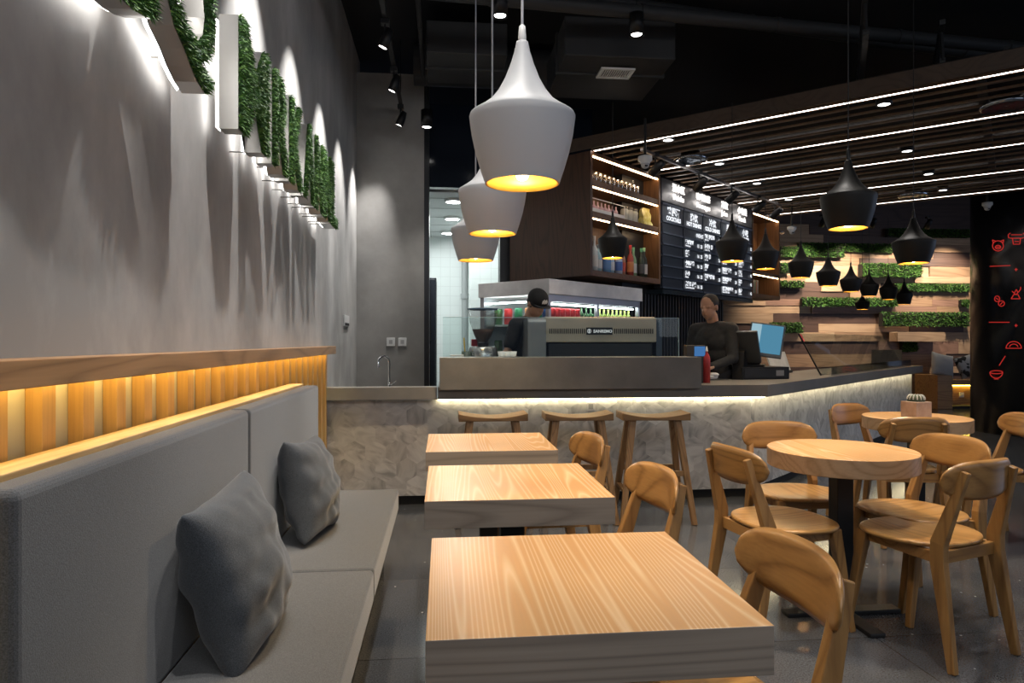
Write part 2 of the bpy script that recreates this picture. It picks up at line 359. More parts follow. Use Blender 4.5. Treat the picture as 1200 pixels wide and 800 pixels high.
# ================================================================ SETTING
# floor: polished dark terrazzo in large slabs
def floor_mat():
    m, nt, b = newmat('terrazzo'); L = nt.links
    tc = nd(nt, 'ShaderNodeTexCoord')
    n = nd(nt, 'ShaderNodeTexNoise'); n.inputs['Scale'].default_value = 160; n.inputs['Detail'].default_value = 4; L.new(tc.outputs['Object'], n.inputs['Vector'])
    base = ramp(nt, n.outputs['Fac'], [(.35, (.062, .065, .070)), (.7, (.135, .14, .15))])
    n2 = nd(nt, 'ShaderNodeTexNoise'); n2.inputs['Scale'].default_value = 1.1; n2.inputs['Detail'].default_value = 5; L.new(tc.outputs['Object'], n2.inputs['Vector'])
    hs = nd(nt, 'ShaderNodeHueSaturation'); mr = nd(nt, 'ShaderNodeMapRange'); mr.inputs['To Min'].default_value = .55; mr.inputs['To Max'].default_value = 1.35
    L.new(n2.outputs['Fac'], mr.inputs['Value']); L.new(mr.outputs[0], hs.inputs['Value']); L.new(base, hs.inputs['Color'])
    v = nd(nt, 'ShaderNodeTexVoronoi'); v.inputs['Scale'].default_value = 9; v.inputs['Randomness'].default_value = 1; L.new(tc.outputs['Object'], v.inputs['Vector'])
    sp = nd(nt, 'ShaderNodeMath', operation='LESS_THAN'); sp.inputs[1].default_value = .05; L.new(v.outputs['Distance'], sp.inputs[0])
    mx = nd(nt, 'ShaderNodeMix', data_type='RGBA'); L.new(sp.outputs[0], mx.inputs[0]); L.new(hs.outputs[0], mx.inputs[6]); mx.inputs[7].default_value = (.55, .55, .52, 1)
    br = nd(nt, 'ShaderNodeTexBrick'); br.inputs['Scale'].default_value = 1; br.inputs['Brick Width'].default_value = .9; br.inputs['Row Height'].default_value = .9; br.offset = 0
    br.inputs['Mortar Size'].default_value = .003; br.inputs['Color1'].default_value = (1, 1, 1, 1); br.inputs['Color2'].default_value = (.72, .74, .78, 1); br.inputs['Mortar'].default_value = (.45, .45, .45, 1)
    L.new(tc.outputs['Object'], br.inputs['Vector'])
    ml = nd(nt, 'ShaderNodeMix', data_type='RGBA', blend_type='MULTIPLY'); ml.inputs[0].default_value = 1; L.new(mx.outputs[2], ml.inputs[6]); L.new(br.outputs['Color'], ml.inputs[7])
    L.new(ml.outputs[2], b.inputs['Base Color'])
    r2 = nd(nt, 'ShaderNodeMapRange'); r2.inputs['To Min'].default_value = .07; r2.inputs['To Max'].default_value = .20; L.new(n2.outputs['Fac'], r2.inputs['Value']); L.new(r2.outputs[0], b.inputs['Roughness'])
    b.inputs['Specular IOR Level'].default_value = .55
    return m
struct(MB().box((-3, -2.5, -.1), (14, 15, 0)).obj('floor', floor_mat()))
CEILM = mat('ceiling_black', (.010, .010, .011), .9)
struct(MB().box((-3, -2.5, 4.25), (14, 15, 4.35)).obj('ceiling', CEILM))
WX = -.90; YB = 7.2
struct(MB().box((WX - .2, -2.5, 0), (WX, YB + .3, 4.25)).obj('wall_left', CONC))
# back concrete pier and kitchen beyond
xa = atY(497, 400, YB).x; xb = atY(503, 400, YB).x
struct(MB().box((WX, YB, 0), (xa, YB + .3, 4.03)).obj('wall_back', CONC2))
kx0 = atY(505, 300, 7.5).x - .02
TILE = None
def tile_mat():
    m, nt, b = newmat('white_tiles'); L = nt.links; tc = nd(nt, 'ShaderNodeTexCoord'); sx = nd(nt, 'ShaderNodeSeparateXYZ'); L.new(tc.outputs['Object'], sx.inputs[0])
    ad = nd(nt, 'ShaderNodeMath', operation='ADD'); L.new(sx.outputs['X'], ad.inputs[0]); L.new(sx.outputs['Y'], ad.inputs[1])
    cb = nd(nt, 'ShaderNodeCombineXYZ'); L.new(ad.outputs[0], cb.inputs['X']); L.new(sx.outputs['Z'], cb.inputs['Y'])
    br = nd(nt, 'ShaderNodeTexBrick'); br.offset = 0; br.inputs['Scale'].default_value = 1; br.inputs['Brick Width'].default_value = .15; br.inputs['Row Height'].default_value = .15; br.inputs['Mortar Size'].default_value = .004
    br.inputs['Color1'].default_value = (.74, .78, .77, 1); br.inputs['Color2'].default_value = (.72, .76, .75, 1); br.inputs['Mortar'].default_value = (.64, .67, .66, 1); L.new(cb.outputs[0], br.inputs['Vector'])
    L.new(br.outputs['Color'], b.inputs['Base Color']); b.inputs['Roughness'].default_value = .25
    return m
TILE = tile_mat()
CPAN = noisy('ceiling_panel', (.55, .57, .57), (.62, .64, .64), 1, 2, .6, .02)
kxr = atY(588, 300, 7.8).x; kz = 2.87
struct(MB().box((-1.4, 10.7, 0), (1.6, 10.85, kz)).obj('wall_kitchen_back', TILE))
struct(MB().box((-1.5, 7.5, 0), (-1.4, 10.7, kz)).obj('wall_kitchen_left', TILE))
struct(MB().box((.86, 7.95, 0), (1.0, 10.7, kz)).obj('wall_kitchen_right', TILE))
struct(MB().box((.36, 9.4, 0), (.86, 9.9, kz)).obj('wall_kitchen_pier', TILE))
cm = MB().box((-1.5, 7.5, kz), (1.6, 10.85, kz + .08))
for i in range(5): cm.box((-1.4 + i * .6, 7.52, kz - .004), (-1.39 + i * .6, 10.7, kz - .001), 1)
for i in range(5): cm.box((-1.4, 7.8 + i * .6, kz - .004), (1.0, 7.81 + i * .6, kz - .001), 1)
struct(cm.obj('ceiling_kitchen', [CPAN, mat('joint_grey', (.35, .36, .36), .7)]))
struct(MB().box((xa, YB + .02, 0), (xb, YB + .2, 4.03)).obj('trim_1', mat('black_frame', (.012, .013, .016), .3)))
struct(MB().box((xb - .02, YB + .06, kz), (1.6, YB + .16, 3.75)).obj('wall_transom', mat('dark_glass_band', (.008, .012, .02), .12)))
px_l = atY(585, 300, 7.6).x; 
struct(MB().box((px_l, 7.5, 0), (px_l + .14, 7.75, kz)).obj('trim_2', mat('black_post', (.012, .012, .014), .4)))
for i, (x, y) in enumerate(((532, 234), (530, 254.5), (525, 271.5))):
    c = atH(x, y, kz)
    t = thing('round_ceiling_light', 'round white kitchen ceiling light, %s' % ('nearest and topmost of three', 'middle one of three', 'farthest and lowest of three')[i], 'ceiling light', (c.x, c.y, kz - .03), group='kitchen ceiling lights')
    MB().lathe([(.09, 0), (.11, .0), (.11, .03), (.0, .03)]).obj('rim', WHITEP, t)
    MB().lathe([(0, .002), (.09, .002), (.09, .008)]).obj('diffuser', emis('kitchen_lamp', (.95, 1, 1), 25), t)
light('AREA', 'kitchen_glow', (-.2, 9.2, kz - .1), 48, (.93, 1, .98), 1.6, aim=(-.2, 9.2, 0), sy=1.6)
# kitchen pipe, fridge
c = atY(546, 350, 10.0)
tag(MB().tube((c.x, 10.6, 0), (c.x, 10.6, kz), .05, seg=12).tube((c.x, 10.6, 1.9), (c.x, 10.6, 1.98), .065, seg=12).obj('drain_pipe', mat('pipe_grey', (.35, .37, .37), .4)), 'vertical grey pipe running up the white tiled kitchen wall', 'pipe')
fx = atY(513.5, 400, 7.5).x
fr = thing('kitchen_fridge', 'tall dark steel refrigerator standing just inside the kitchen opening', 'refrigerator', (fx - .37, 7.86, 0))
fr0 = MB().box((-.35, -.22, .06), (.35, .35, 1.95)).obj('body', mat('fridge_dark', (.05, .06, .075), .25, .7), fr, .01)
MB().box((-.34, -.25, .1), (.34, -.222, 1.93)).obj('door', mat('fridge_dark', (.05, .06, .075), .25), fr, .008)
MB().box((.25, -.29, 1.25), (.29, -.252, 1.55)).obj('handle', BLACK, fr, .005)
# wood planked wall far right
YW = 12.6
pm = MB(); pm.box((1.0, YW + .12, 0), (13, YW + .3, 4.25), 3)
ys = [430, 415, 400, 389, 379, 367, 358, 350, 341, 330, 322, 310, 301, 293, 284, 274, 262]
zs = [0, .35, .62] + [atY(900, y, YW).z for y in ys]
random.seed(11)
for r in range(len(zs) - 1):
    x = 3.0 + random.uniform(-.8, 0)
    while x < 12.8:
        w = random.uniform(.9, 2.6); x1 = min(x + w, 12.9)
        dp = random.choice([.0, .012, .024, .035]); k = random.choices([0, 1, 2, 3], [.36, .28, .2, .16])[0]
        pm.box((x, YW - dp, zs[r] + .002), (x1 - .003, YW + .13, zs[r + 1] - .002), 3 if dp == 0 and random.random() < .5 else k); x = x1
struct(pm.obj('wall_planked', PL))
GRS = [(915, 301, 936, 290, .10, 'short turf strip beside the right end of the menu board, third grass row from top'), (937, 301, 989, 286, .13, 'deep turf strip behind the hanging black pendants, high on planked wall'),
       (990, 295, 1049, 287, .10, 'narrow turf strip left of the large far black pendant'), (915, 320, 925, 309, .10, 'tiny square of turf at the left end of planked wall'),
       (1010, 324, 1080, 310, .16, 'thick turf block just below the large far black pendant'), (915, 337, 942, 330, .10, 'short low turf strip under the leftmost far pendant'),
       (1051, 341, 1136, 334, .10, 'long thin turf strip touching the black column, middle of wall'), (940, 358, 1052, 350, .12, 'long thin turf strip behind the lowest black pendants'),
       (1034, 382, 1136, 367, .15, 'widest and tallest turf planter, right of the wall beside black column'), (903, 390, 940, 379, .10, 'turf strip just right of the till screen'),
       (1057, 412, 1075, 400, .12, 'turf block behind the tilted glass guard'), (1040, 277, 1136, 270, .12, 'shadowed turf strip at the very top of planked wall'),
       (1126, 359, 1136, 352, .10, 'small turf tuft beside the column edge, above widest planter')]
for a in GRS:
    p0 = atY(a[0], a[1], YW - a[4]); p1 = atY(a[2], a[3], YW - a[4])
    t = thing('turf_planter', a[5], 'planter', ((p0.x + p1.x) / 2, YW - .04, p0.z), group='turf strips on the planked wall')
    w = (p1.x - p0.x) / 2; h = p1.z - p0.z; d = a[4] - .01
    MB().box((-w, -d + .03, 0), (w, .0, h)).obj('tray', mat('tray_dark', (.03, .025, .02), .8), t)
    g = MB(); n = int(min(1500, max(120, w * 2 * h * 5200)))
    blades(g, lambda: (random.uniform(-w, w), -d + .03, random.uniform(0, h)), n, (0, -1, .15), .06, .007, .9)
    blades(g, lambda: (random.uniform(-w, w), random.uniform(-d + .03, 0), h), n // 4, (0, -.2, 1), .045, .007, .9)
    g.obj('turf', GR, t)
a = atY(1048, 400, YW - .25); b = atY(1102, 389, YW - .25)
tag(MB().prism([(a.x, a.z), (b.x - .03, a.z), (b.x + .03, a.z + .05), (b.x + .03, b.z - .03), (b.x - .01, b.z), (a.x, b.z)], YW - .35, YW - .1, ax='y').obj('wall_shelf', PL[0], bevel=.01), 'pale oak board shelf with rounded end jutting from planked wall', 'shelf')

# black glossy column with red drawings
CXc = cam2room(11.8 * sin(R(37.5)), 11.8 * cos(R(37.5))); CR = .75
struct(MB().lathe([(0, 0), (CR, 0), (CR, 4.25), (0, 4.25)], (CXc.x, CXc.y, 0), 96).obj('trim_column', mat('gloss_black', (.008, .009, .012), .24)))
REDL = emis('red_line', (.85, .05, .04), .55)
def oncol(px, py):                       # point on the column seen through a pixel
    r = ray(px, py); r2 = Vector((r.x, r.y)); c = Vector((CXc.x, CXc.y)); A = r2.dot(r2); B = -2 * r2.dot(c); C_ = c.dot(c) - (CR + .004) ** 2
    disc = max(0, B * B - 4 * A * C_); k = (-B - sqrt(disc)) / (2 * A); return Vector((r.x * k, r.y * k, H + r.z * k))
def colart(name, label, strokes, cat='wall graphic'):
    m = MB()
    strokes = [[(a[0] + (b[0] - a[0]) * k / 6, a[1] + (b[1] - a[1]) * k / 6) for a, b in zip(s[:-1], s[1:]) for k in range(6)] + [s[-1]] if len(s) < 6 else s for s in strokes]
    for s in strokes: m.path([oncol(*p) for p in s], .0048, 5)
    c = oncol(*strokes[0][0]); tag(m.obj(name, REDL, origin=c), label, cat, 'red line drawings on the black column')
def arc(cx, cy, rx, ry, a0=0, a1=360, n=16): return [(cx + rx * cos(R(a0 + (a1 - a0) * i / n)), cy - ry * sin(R(a0 + (a1 - a0) * i / n))) for i in range(n + 1)]
colart('pig_drawing', 'red outline drawing of a pig face on the black column', [arc(1169.5, 288, 6.5, 6), arc(1169.5, 289.5, 3.2, 2.2), arc(1168.5, 289.5, .5, .6, n=6), arc(1170.7, 289.5, .5, .6, n=6), [(1164, 284.5), (1163, 281), (1167, 282.5)], [(1172.5, 282.5), (1176.3, 281), (1175.5, 284.5)]])
colart('cow_drawing', 'red outline drawing of a horned cow head, topmost on column', [[(1184, 273), (1181.5, 275), (1182, 278.5), (1185, 279), (1198, 279), (1201, 278), (1201, 275), (1199, 273)], [(1185, 275), (1198, 275)], [(1186.5, 279), (1187.5, 286), (1195, 286), (1196, 279)], [(1189, 283), (1194, 283)]])
colart('red_rule', 'thin red line below the pig drawing on column', [[(1160, 312), (1184, 311)]])
colart('red_rule', 'thin red line below the peanut drawing on column', [[(1159, 377.5), (1183, 377.5)]])
colart('red_cross', 'small red cross below the cow drawing', [[(1190.7, 314), (1190.7, 317.5)], [(1189, 315.7), (1192.5, 315.7)]])
colart('red_cross', 'small red cross below the chilli drawing', [[(1190.7, 379.5), (1190.7, 383)], [(1189, 381.3), (1192.5, 381.3)]])
colart('peanut_drawing', 'red outline drawing of a peanut on column left side', [arc(1168.5, 350, 3, 3.4), arc(1173.5, 355.5, 3.6, 3.2), [(1167, 349), (1170, 351)], [(1172, 357), (1175, 354)]])
colart('chilli_drawing', 'red outline drawing of chillies in a bowl on column', [[(1185, 350), (1195.5, 350), (1193, 345), (1188, 345), (1185, 350)], [(1186, 341), (1190, 345)], [(1191, 345), (1196, 339), (1196, 336)], [(1189, 343), (1191, 339), (1193, 343)]])
colart('dumpling_drawing', 'red outline drawing of a dumpling on column', [arc(1188, 408, 9, 8, 0, 180), [(1179, 408), (1197, 408)], arc(1188, 407, 5, 4, 10, 170, 8)])
colart('red_slash', 'short slanting red stroke above the bowl drawing', [[(1178, 417), (1171, 428)]])
colart('bowl_drawing', 'red outline drawing of a bowl, lowest on the column', [arc(1167.5, 436, 7.5, 1.8), arc(1167.5, 436, 7.5, 7, 180, 360), [(1165, 444), (1170, 444)]])
# banquette seen far right, beyond the counter end
A0 = atY(1085, 440, 11.9); A1 = atY(1134, 440, 11.9)
bq = thing('far_banquette', 'tan wooden banquette bench with lit recess against the planked wall', 'bench', (A0.x, 11.6, 0))
L1 = 1.6
MB().box((0, 0, 0), (.3, .6, .62)).box((.3, .25, 0), (L1, .6, .44)).box((.3, 0, .44), (L1, .6, .52)).obj('bench_body', OAKX, bq, .006)
MB().box((.3, 0, 0), (L1, .25, .06)).obj('plinth', BLACKM, bq)
MB().box((.33, .22, .415), (L1, .24, .435)).obj('light_strip', emis('banquette_led', (1, .72, .12), 30), bq)
tag(MB().box((A0.x + .62, 11.83, .2), (A0.x + .71, 11.846, .29)).box((A0.x + .645, 11.82, .225), (A0.x + .685, 11.83, .265)).obj('wall_socket', WHITEP), 'white socket plate in the lit recess under the far bench', 'socket')
def pillow_mb(w=.44, th=.075, n=22, crease=.006):
    m = MB(); vs = []; idx = {}
    for sgn in (1, -1):
        for i in range(n + 1):
            for j in range(n + 1):
                u = -1 + 2 * i / n; v = -1 + 2 * j / n
                e = max(0, (1 - u * u) * (1 - v * v)); zz = sgn * th * e ** .42
                pin = 1 - .085 * (1 - abs(v)) ** 1.0 * 1 if abs(u) > .0 else 1
                x = u * w / 2 * (1 - .10 * (1 - v * v) * u * u); y = v * w / 2 * (1 - .10 * (1 - u * u) * v * v)
                zz += crease * 3.2 * noise.noise(Vector((u * 1.3 + w * 37, v * 3.6, sgn * 3.0))) * e ** .5 + crease * 1.4 * noise.noise(Vector((u * 5 + 9, v * 5, sgn))) * e ** .5
                idx[(sgn, i, j)] = len(vs); vs.append((x, y, zz))
    fs = []
    for sgn in (1, -1):
        for i in range(n):
            for j in range(n):
                q = (idx[(sgn, i, j)], idx[(sgn, i + 1, j)], idx[(sgn, i + 1, j + 1)], idx[(sgn, i, j + 1)]); fs.append(q if sgn > 0 else q[::-1])
    m.add(vs, fs, 0, True); return m
def pillow(name, label, c, M3, mt, w=.44, th=.085, cr=.006, group=None, z=0):
    m = pillow_mb(w, th, crease=cr); m.xf(M3.to_4x4())
    o = m.obj(name, mt, loc=c); s = o.modifiers.new('weld', 'WELD'); s.merge_threshold = .0005; s2 = o.modifiers.new('sub', 'SUBSURF'); s2.levels = 1; s2.render_levels = 1
    return tag(o, label, 'cushion', group)
PG = mat('far_cushion_grey', (.42, .42, .42), .9); PKB = noisy('far_cushion_print', (.5, .5, .5), (.03, .03, .03), 9, 1, .9, 0, mid=(.48, .52))
pillow('cushion', 'light grey cushion leaning on the far planked bench', (A0.x + .33, 11.9, .80), Matrix.Rotation(R(12), 3, 'Y') @ Matrix.Rotation(R(75), 3, 'X'), PG, .46, .09, .002)
pillow('cushion', 'black and white patterned cushion beside the light grey one', (A0.x + .80, 11.85, .78), Matrix.Rotation(R(-14), 3, 'Y') @ Matrix.Rotation(R(75), 3, 'X'), PKB, .44, .09, .002)
t = thing('side_table', 'small far wooden table in front of the patterned cushion', 'table', (A0.x + 1.15, 11.2, 0))
MB().box((-.35, -.3, .70), (.45, .3, .75)).obj('tabletop', OAKX, t, .004); MB().box((-.03, -.03, .02), (.03, .03, .70)).box((-.2, -.2, 0), (.2, .2, .02)).obj('pedestal', BLACK, t)

# ceiling services: pipes, ducts, trusses
def pipe(name, label, p, q, r, cat='pipe', m=DUCT, flange=True):
    mb = MB().tube(p, q, r, seg=16); p, q = Vector(p), Vector(q); L_ = (q - p).length; d = (q - p).normalized()
    if flange:
        for i in range(1, int(L_ / 1.2)): mb.tube(p + d * i * 1.2, p + d * (i * 1.2 + .04), r * 1.12, seg=16)
    tag(mb.obj(name, m, origin=p), label, cat)
p = atY(400, 8, 5.0)
pipe('ceiling_pipe', 'long dark pipe crossing the frame at the very top of the ceiling', (-.85, 4.85, 3.74), (9, 6.3, 4.03), .055)
pipe('ceiling_pipe', 'second dark pipe just below the topmost ceiling pipe', (-.85, 5.25, 4.08), (9, 6.9, 4.10), .06)
pipe('ceiling_pipe', 'thin dark conduit running away above the wall spotlights', (-.2, 1.0, 3.9), (-.2, 7.0, 3.9), .02)
pipe('air_duct', 'round dark air duct behind the white pendant lamps', (-.3, 6.98, 4.04), (1.6, 6.98, 4.04), .2, 'duct')
tag(MB().box((-.15, 5.9, 3.72), (.55, 6.6, 4.0)).box((-.17, 6.2, 3.70), (.57, 6.24, 4.02)).obj('duct_box', DUCT, bevel=.01), 'boxy dark duct above the concrete pier', 'duct')
tag(MB().box((1.0, 5.6, 3.62), (1.95, 6.6, 3.95)).box((.98, 5.95, 3.60), (1.97, 5.99, 3.97)).obj('duct_box', DUCT, bevel=.01), 'boxy dark duct carrying the white slotted vent', 'duct')
v0 = atH(721, 85, 3.60)
t = thing('air_vent', 'white rectangular slotted vent grille on the dark duct', 'vent', (v0.x, v0.y, 3.585))
MB().box((-.15, -.11, 0), (.15, -.085, .015)).box((-.15, .085, 0), (.15, .11, .015)).box((-.15, -.085, 0), (-.125, .085, .015)).box((.125, -.085, 0), (.15, .085, .015)).obj('frame', mat('vent_white', (.85, .85, .83), .5), t)
sl = MB()
for i in range(13): sl.box((-.12 + i * .0195, -.085, .004), (-.112 + i * .0195, .085, .012))
sl.obj('slats', mat('vent_white', (.85, .85, .83), .5), t)
for i in range(3):
    x0 = 3.0 + i * .9
    tr = MB(); a0 = Vector((x0, 4.6 + i * .4, 3.45)); a1 = Vector((x0 + 2.0, 7.9, 3.45)); dd = (a1 - a0)
    tr.bar(a0, a1, .04, .04); tr.bar(a0 + Vector((0, 0, .3)), a1 + Vector((0, 0, .3)), .04, .04)
    for k in range(10):
        tr.bar(a0 + dd * k / 10, a0 + dd * (k + .5) / 10 + Vector((0, 0, .3)), .02, .02); tr.bar(a0 + dd * (k + .5) / 10 + Vector((0, 0, .3)), a0 + dd * (k + 1) / 10, .02, .02)
    tag(tr.obj('ceiling_truss', DUCT, origin=a0), 'dark steel lattice truss under the ceiling, %s' % ('nearest to the vent', 'between two other trusses', 'farthest right of the three')[i], 'truss', 'ceiling trusses')

# ================================================================ LEFT WALL
# wooden rail with lamellae and hidden light
ye = 5.2
sr = thing('slat_panel', 'oak slatted wall panel with top rail, glowing yellow behind the grey sofa', 'wall panel', (WX, 3.2, 0))
def loc(o, v): return (v[0] - o.location.x, v[1] - o.location.y, v[2] - o.location.z)
mb = MB().prism([(.002, 1.192), (.078, 1.192), (.078, 1.149), (.10, 1.149), (.10, 1.205), (.002, 1.205)], -3.9, ye - 3.2, ax='y'); mb.obj('top_rail', RAILW, sr, .002)
mb = MB().box((.001, -3.9, 0), (.006, ye - 3.2, 1.149)); mb.obj('back_board', mat('pale_board', (.46, .44, .36), .7), sr)
k = 0; y = 1.56 - .168 * 12
while y < ye - .04:
    MB().box((.006, y - 3.2, .02), (.042, y + .052 - 3.2, 1.149)).obj('slat', SLATW, sr, .0015, 1); y += .168
MB().box((.052, -3.9, 1.180), (.074, ye - 3.2 - .01, 1.1915)).obj('light_strip', emis('rail_led', (1, .70, .20), 19), sr)
tag(MB().box((WX, 5.21, 1.14), (WX + .02, 5.23, 1.2)).box((WX, 5.205, .05), (WX + .03, 5.228, 1.14)).obj('end_trim', RAILW), 'thin oak end strip where slatted panel meets the marble counter', 'trim')
# sofa
so = thing('grey_bench_sofa', 'long grey upholstered bench sofa along the slatted left wall', 'sofa', (-.5, 2.5, 0))
y0, ym, y1 = 1.17, 2.5, 3.85
def sbox(name, a, b, m, bev, seg=4): return MB().box((a[0] + .5, a[1] - 2.5, a[2]), (b[0] + .5, b[1] - 2.5, b[2])).obj(name, m, so, bev, seg)
sbox('back_cushion', (-.765, y0, .40), (-.685, ym - .003, 1.0), FAB, .018)
sbox('back_cushion', (-.765, ym + .003, .40), (-.685, y1, 1.0), FAB, .018)
sbox('back_frame', (-.845, y0, .0), (-.767, y1, 1.008), wood('ledge_wood', (.62, .40, .18), (.45, .27, .10), 'y', 1.2, 7, .4), .003, 2)
sbox('seat_cushion', (-.683, y0, .30), (-.25, ym - .003, .42), FAB3, .016)
sbox('seat_cushion', (-.683, ym + .003, .30), (-.25, y1, .42), FAB3, .016)
sbox('base', (-.765, y0 + .02, .0), (-.33, y1 - .02, .298), BLACKM, .003, 1)
def Mpil(lean, yaw, roll): return Matrix.Rotation(R(yaw), 3, 'Z') @ Matrix.Rotation(R(-lean), 3, 'Y') @ Matrix.Rotation(R(roll), 3, 'X') @ Matrix(((0, 0, 1), (1, 0, 0), (0, 1, 0)))
pillow('cushion', 'dark grey square cushion on the sofa, the nearer and larger looking one', (-.555, 1.93, .63), Mpil(15, -4, 4), FAB2, .45, .105, .009, 'grey sofa cushions')
pillow('cushion', 'dark grey square cushion on the sofa, the farther one near the bench end', (-.565, 2.98, .625), Mpil(13, -6, -4), FAB2, .43, .10, .008, 'grey sofa cushions')

# steel channel letters faced with turf
def letter(ch, yA, yB, z0, z1, desc):
    vs, fs = textmesh(ch, 1, .5, .012)
    xs = [v.x for v in vs]; ys_ = [v.y for v in vs]; X0, X1, Y0, Y1 = min(xs), max(xs), min(ys_), max(ys_)
    t = thing('turf_letter', desc, 'sign letter', (WX, (yA + yB) / 2, z0), group='turf faced steel letters on the left wall')
    def M(v, xoff, dep): return Vector((xoff + v.z * dep, (v.x - X0) / (X1 - X0) * (yB - yA) - (yB - yA) / 2, (v.y - Y0) / (Y1 - Y0) * (z1 - z0)))
    MB().add([M(v, .095, .07) for v in vs], fs).obj('steel_return', STEEL, t)
    st = MB()
    for q in (vs[0], vs[len(vs) // 3], vs[2 * len(vs) // 3]):
        w_ = M(q, 0, 0); st.tube((0, w_.y * .98, w_.z), (.07, w_.y * .98, w_.z), .003, seg=6)
    st.obj('mounting_stud', STEEL, t)
    fv, ff = textmesh(ch, 1, 0, .0)
    MB().add([M(v, .045, 0) for v in fv], ff).obj('halo_light', emis('halo_led', (1, .97, .94), 7), t)
    fv, ff = textmesh(ch, 1, 0, .012)
    P = [M(v, .131, 0) for v in fv]; tris = []
    for f in ff:
        for i in range(1, len(f) - 1): tris.append((P[f[0]], P[f[i]], P[f[i + 1]]))
    ar = [((b - a).cross(c - a)).length / 2 for a, b, c in tris]; tot = sum(ar)
    def rp():
        a, b, c = random.choices(tris, ar)[0]; u, v = random.random(), random.random()
        if u + v > 1: u, v = 1 - u, 1 - v
        return a + (b - a) * u + (c - a) * v
    g = MB(); blades(g, rp, int(tot * 62000), (1, 0, .1), .028, .0024, .95); g.obj('turf_face', GR, t)
za, zb = 2.04, 2.47
random.seed(5)
for ch, a, b, z0, d in (('C', 1.42, 1.90, za + .02, 'leftmost, mostly cut off by the top of the photo'), ('Q', 1.97, 2.36, za - .0, 'second, round with a tail at lower right'), ('M', 2.66, 3.06, za, 'large M with a broad silver side'),
                        ('R', 3.16, 3.44, za, 'directly right of the large M'), ('K', 3.50, 3.78, za, 'fifth from left in the row'), ('A', 3.84, 4.12, za, 'sixth from left in the row'),
                        ('N', 4.17, 4.42, za, 'seventh from left in the row'), ('N', 4.47, 4.70, za, 'eighth from left, next to the last letter'), ('L', 4.75, 4.96, za, 'rightmost and smallest looking')):
    letter(ch, a, b, z0, zb, 'green turf letter with steel sides, ' + d)

# track spots washing the left wall
TX, TZ = -.43, 3.45
tr = thing('wall_light_track', 'black ceiling track carrying the spotlights along the left wall', 'light track', (TX, 4, TZ + .16))
MB().box((-.018, -3.9, 0), (.018, 3.15, .035)).obj('rail', BLACK, tr)
for i, yy in enumerate((-3, -1, 1, 2.9)): MB().tube((0, yy, .03), (0, yy, .65), .005, seg=6).obj('hanger', BLACK, tr)
def spot_head(label, pos, aim, group, s=1.0, name='track_spotlight', arm=True):
    t = thing(name, label, 'spotlight', pos, group=group)
    d = (Vector(aim) - Vector(pos)).normalized(); q = d.to_track_quat('-Z', 'Y').to_matrix().to_4x4()
    MB().lathe([(0, .10 * s), (.03 * s, .095 * s), (.038 * s, .03 * s), (.04 * s, -.05 * s), (.036 * s, -.052 * s), (.034 * s, -.04 * s)], seg=18).xf(q).obj('housing', BLACK, t)
    MB().lathe([(0, -.041 * s), (.034 * s, -.041 * s)], seg=18).xf(q).obj('lens', SPOTLENS, t)
    if arm: MB().tube((.0, 0, .03), (0.0, 0, .16), .008, seg=8).box((-.03, -.03, .125), (.03, .03, .16)).obj('bracket', BLACK, t)
    return t, q
names = ('nearest visible of the row', 'second visible of the row', 'third, above the concrete pier')
for i, yy in enumerate((.55, 1.45, 2.35, 3.25, 4.15, 5.10, 5.98, 6.92)):
    aim = (WX, yy + .03, 2.25)
    if i >= 4: spot_head('black track spotlight aimed at the left wall, ' + ('just above the frame edge', *names)[i - 4], (TX, yy, TZ), aim, 'spotlights along the left wall')
    else: spot_head('black track spotlight aimed at the left wall', (TX, yy, TZ), aim, 'spotlights along the left wall')
    light('SPOT', 'wall_spot_beam', (TX - .02, yy, TZ - .07), 165, (1, .975, .95), .012, aim=aim, spot=54, blend=.8)
# hanging cylinder downlights
def cyl_down(label, px, py, z, pw, r=.055):
    c = atH(px, py, z); t = thing('hanging_downlight', label, 'downlight', (c.x, c.y, z), group='black cylinder downlights')
    MB().lathe([(r * .75, .012), (r, 0), (r, .17), (0, .17)], seg=24).obj('housing', BLACK, t)
    MB().lathe([(0, .012), (r * .75, .012)], seg=20).obj('lens', SPOTLENS, t)
    MB().tube((0, 0, .17), (0, 0, 4.25 - z), .004, seg=6).obj('cable', BLACK, t)
    if pw: light('SPOT', 'downlight_beam', (c.x, c.y, z - .01), pw, (1, .95, .88), .04, aim=(c.x, c.y, 0), spot=70, blend=.6)
cyl_down('black cylinder downlight at the top edge between the white lamp cables', 586, 20, 3.55, 60)
cyl_down('black cylinder downlight with bright lens above the slotted vent', 746, 42, 3.6, 60)
cyl_down('black cylinder downlight in front of the concrete pier', 500, 150, 3.3, 60)
# ================================================================ COUNTER
SLAB_T, SLAB_B = .90, .806
YS = 5.13; YBASE = 5.23                       # front of slab / marble face of the straight run
bend = Vector((2.53, YS, 0)); bbase = Vector((2.44, YBASE, 0))
offS = N.dot(bend); offB = N.dot(bbase)
tb = D.dot(bend); tbb = D.dot(bbase); tE = tb + 5.78
ct = thing('service_counter', 'grey topped bar counter faced with hexagonal marble tiles, running round a corner', 'counter', (WX, YBASE, 0))
O = ct.location
def cobj(mb, name, m, bev=0, par=ct, o=None): return mb.xf(Matrix.Translation(-(o or O))).obj(name, m, par, bev)
ledge_x0 = atY(515, 440, 5.08).x; ledge_x1 = atY(821.5, 440, 5.08).x
cobj(MB().box((WX, YBASE, .07), (bbase.x, YBASE + .06, SLAB_B - .01)), 'marble_front', HEX)
dl = (tE - tbb - .06)
m = MB().box((0, 0, .07), (dl, .06, SLAB_B - .01)).obj('marble_front', HEX, ct, loc=bbase - O); m.rotation_euler.z = math.atan2(D.y, D.x)
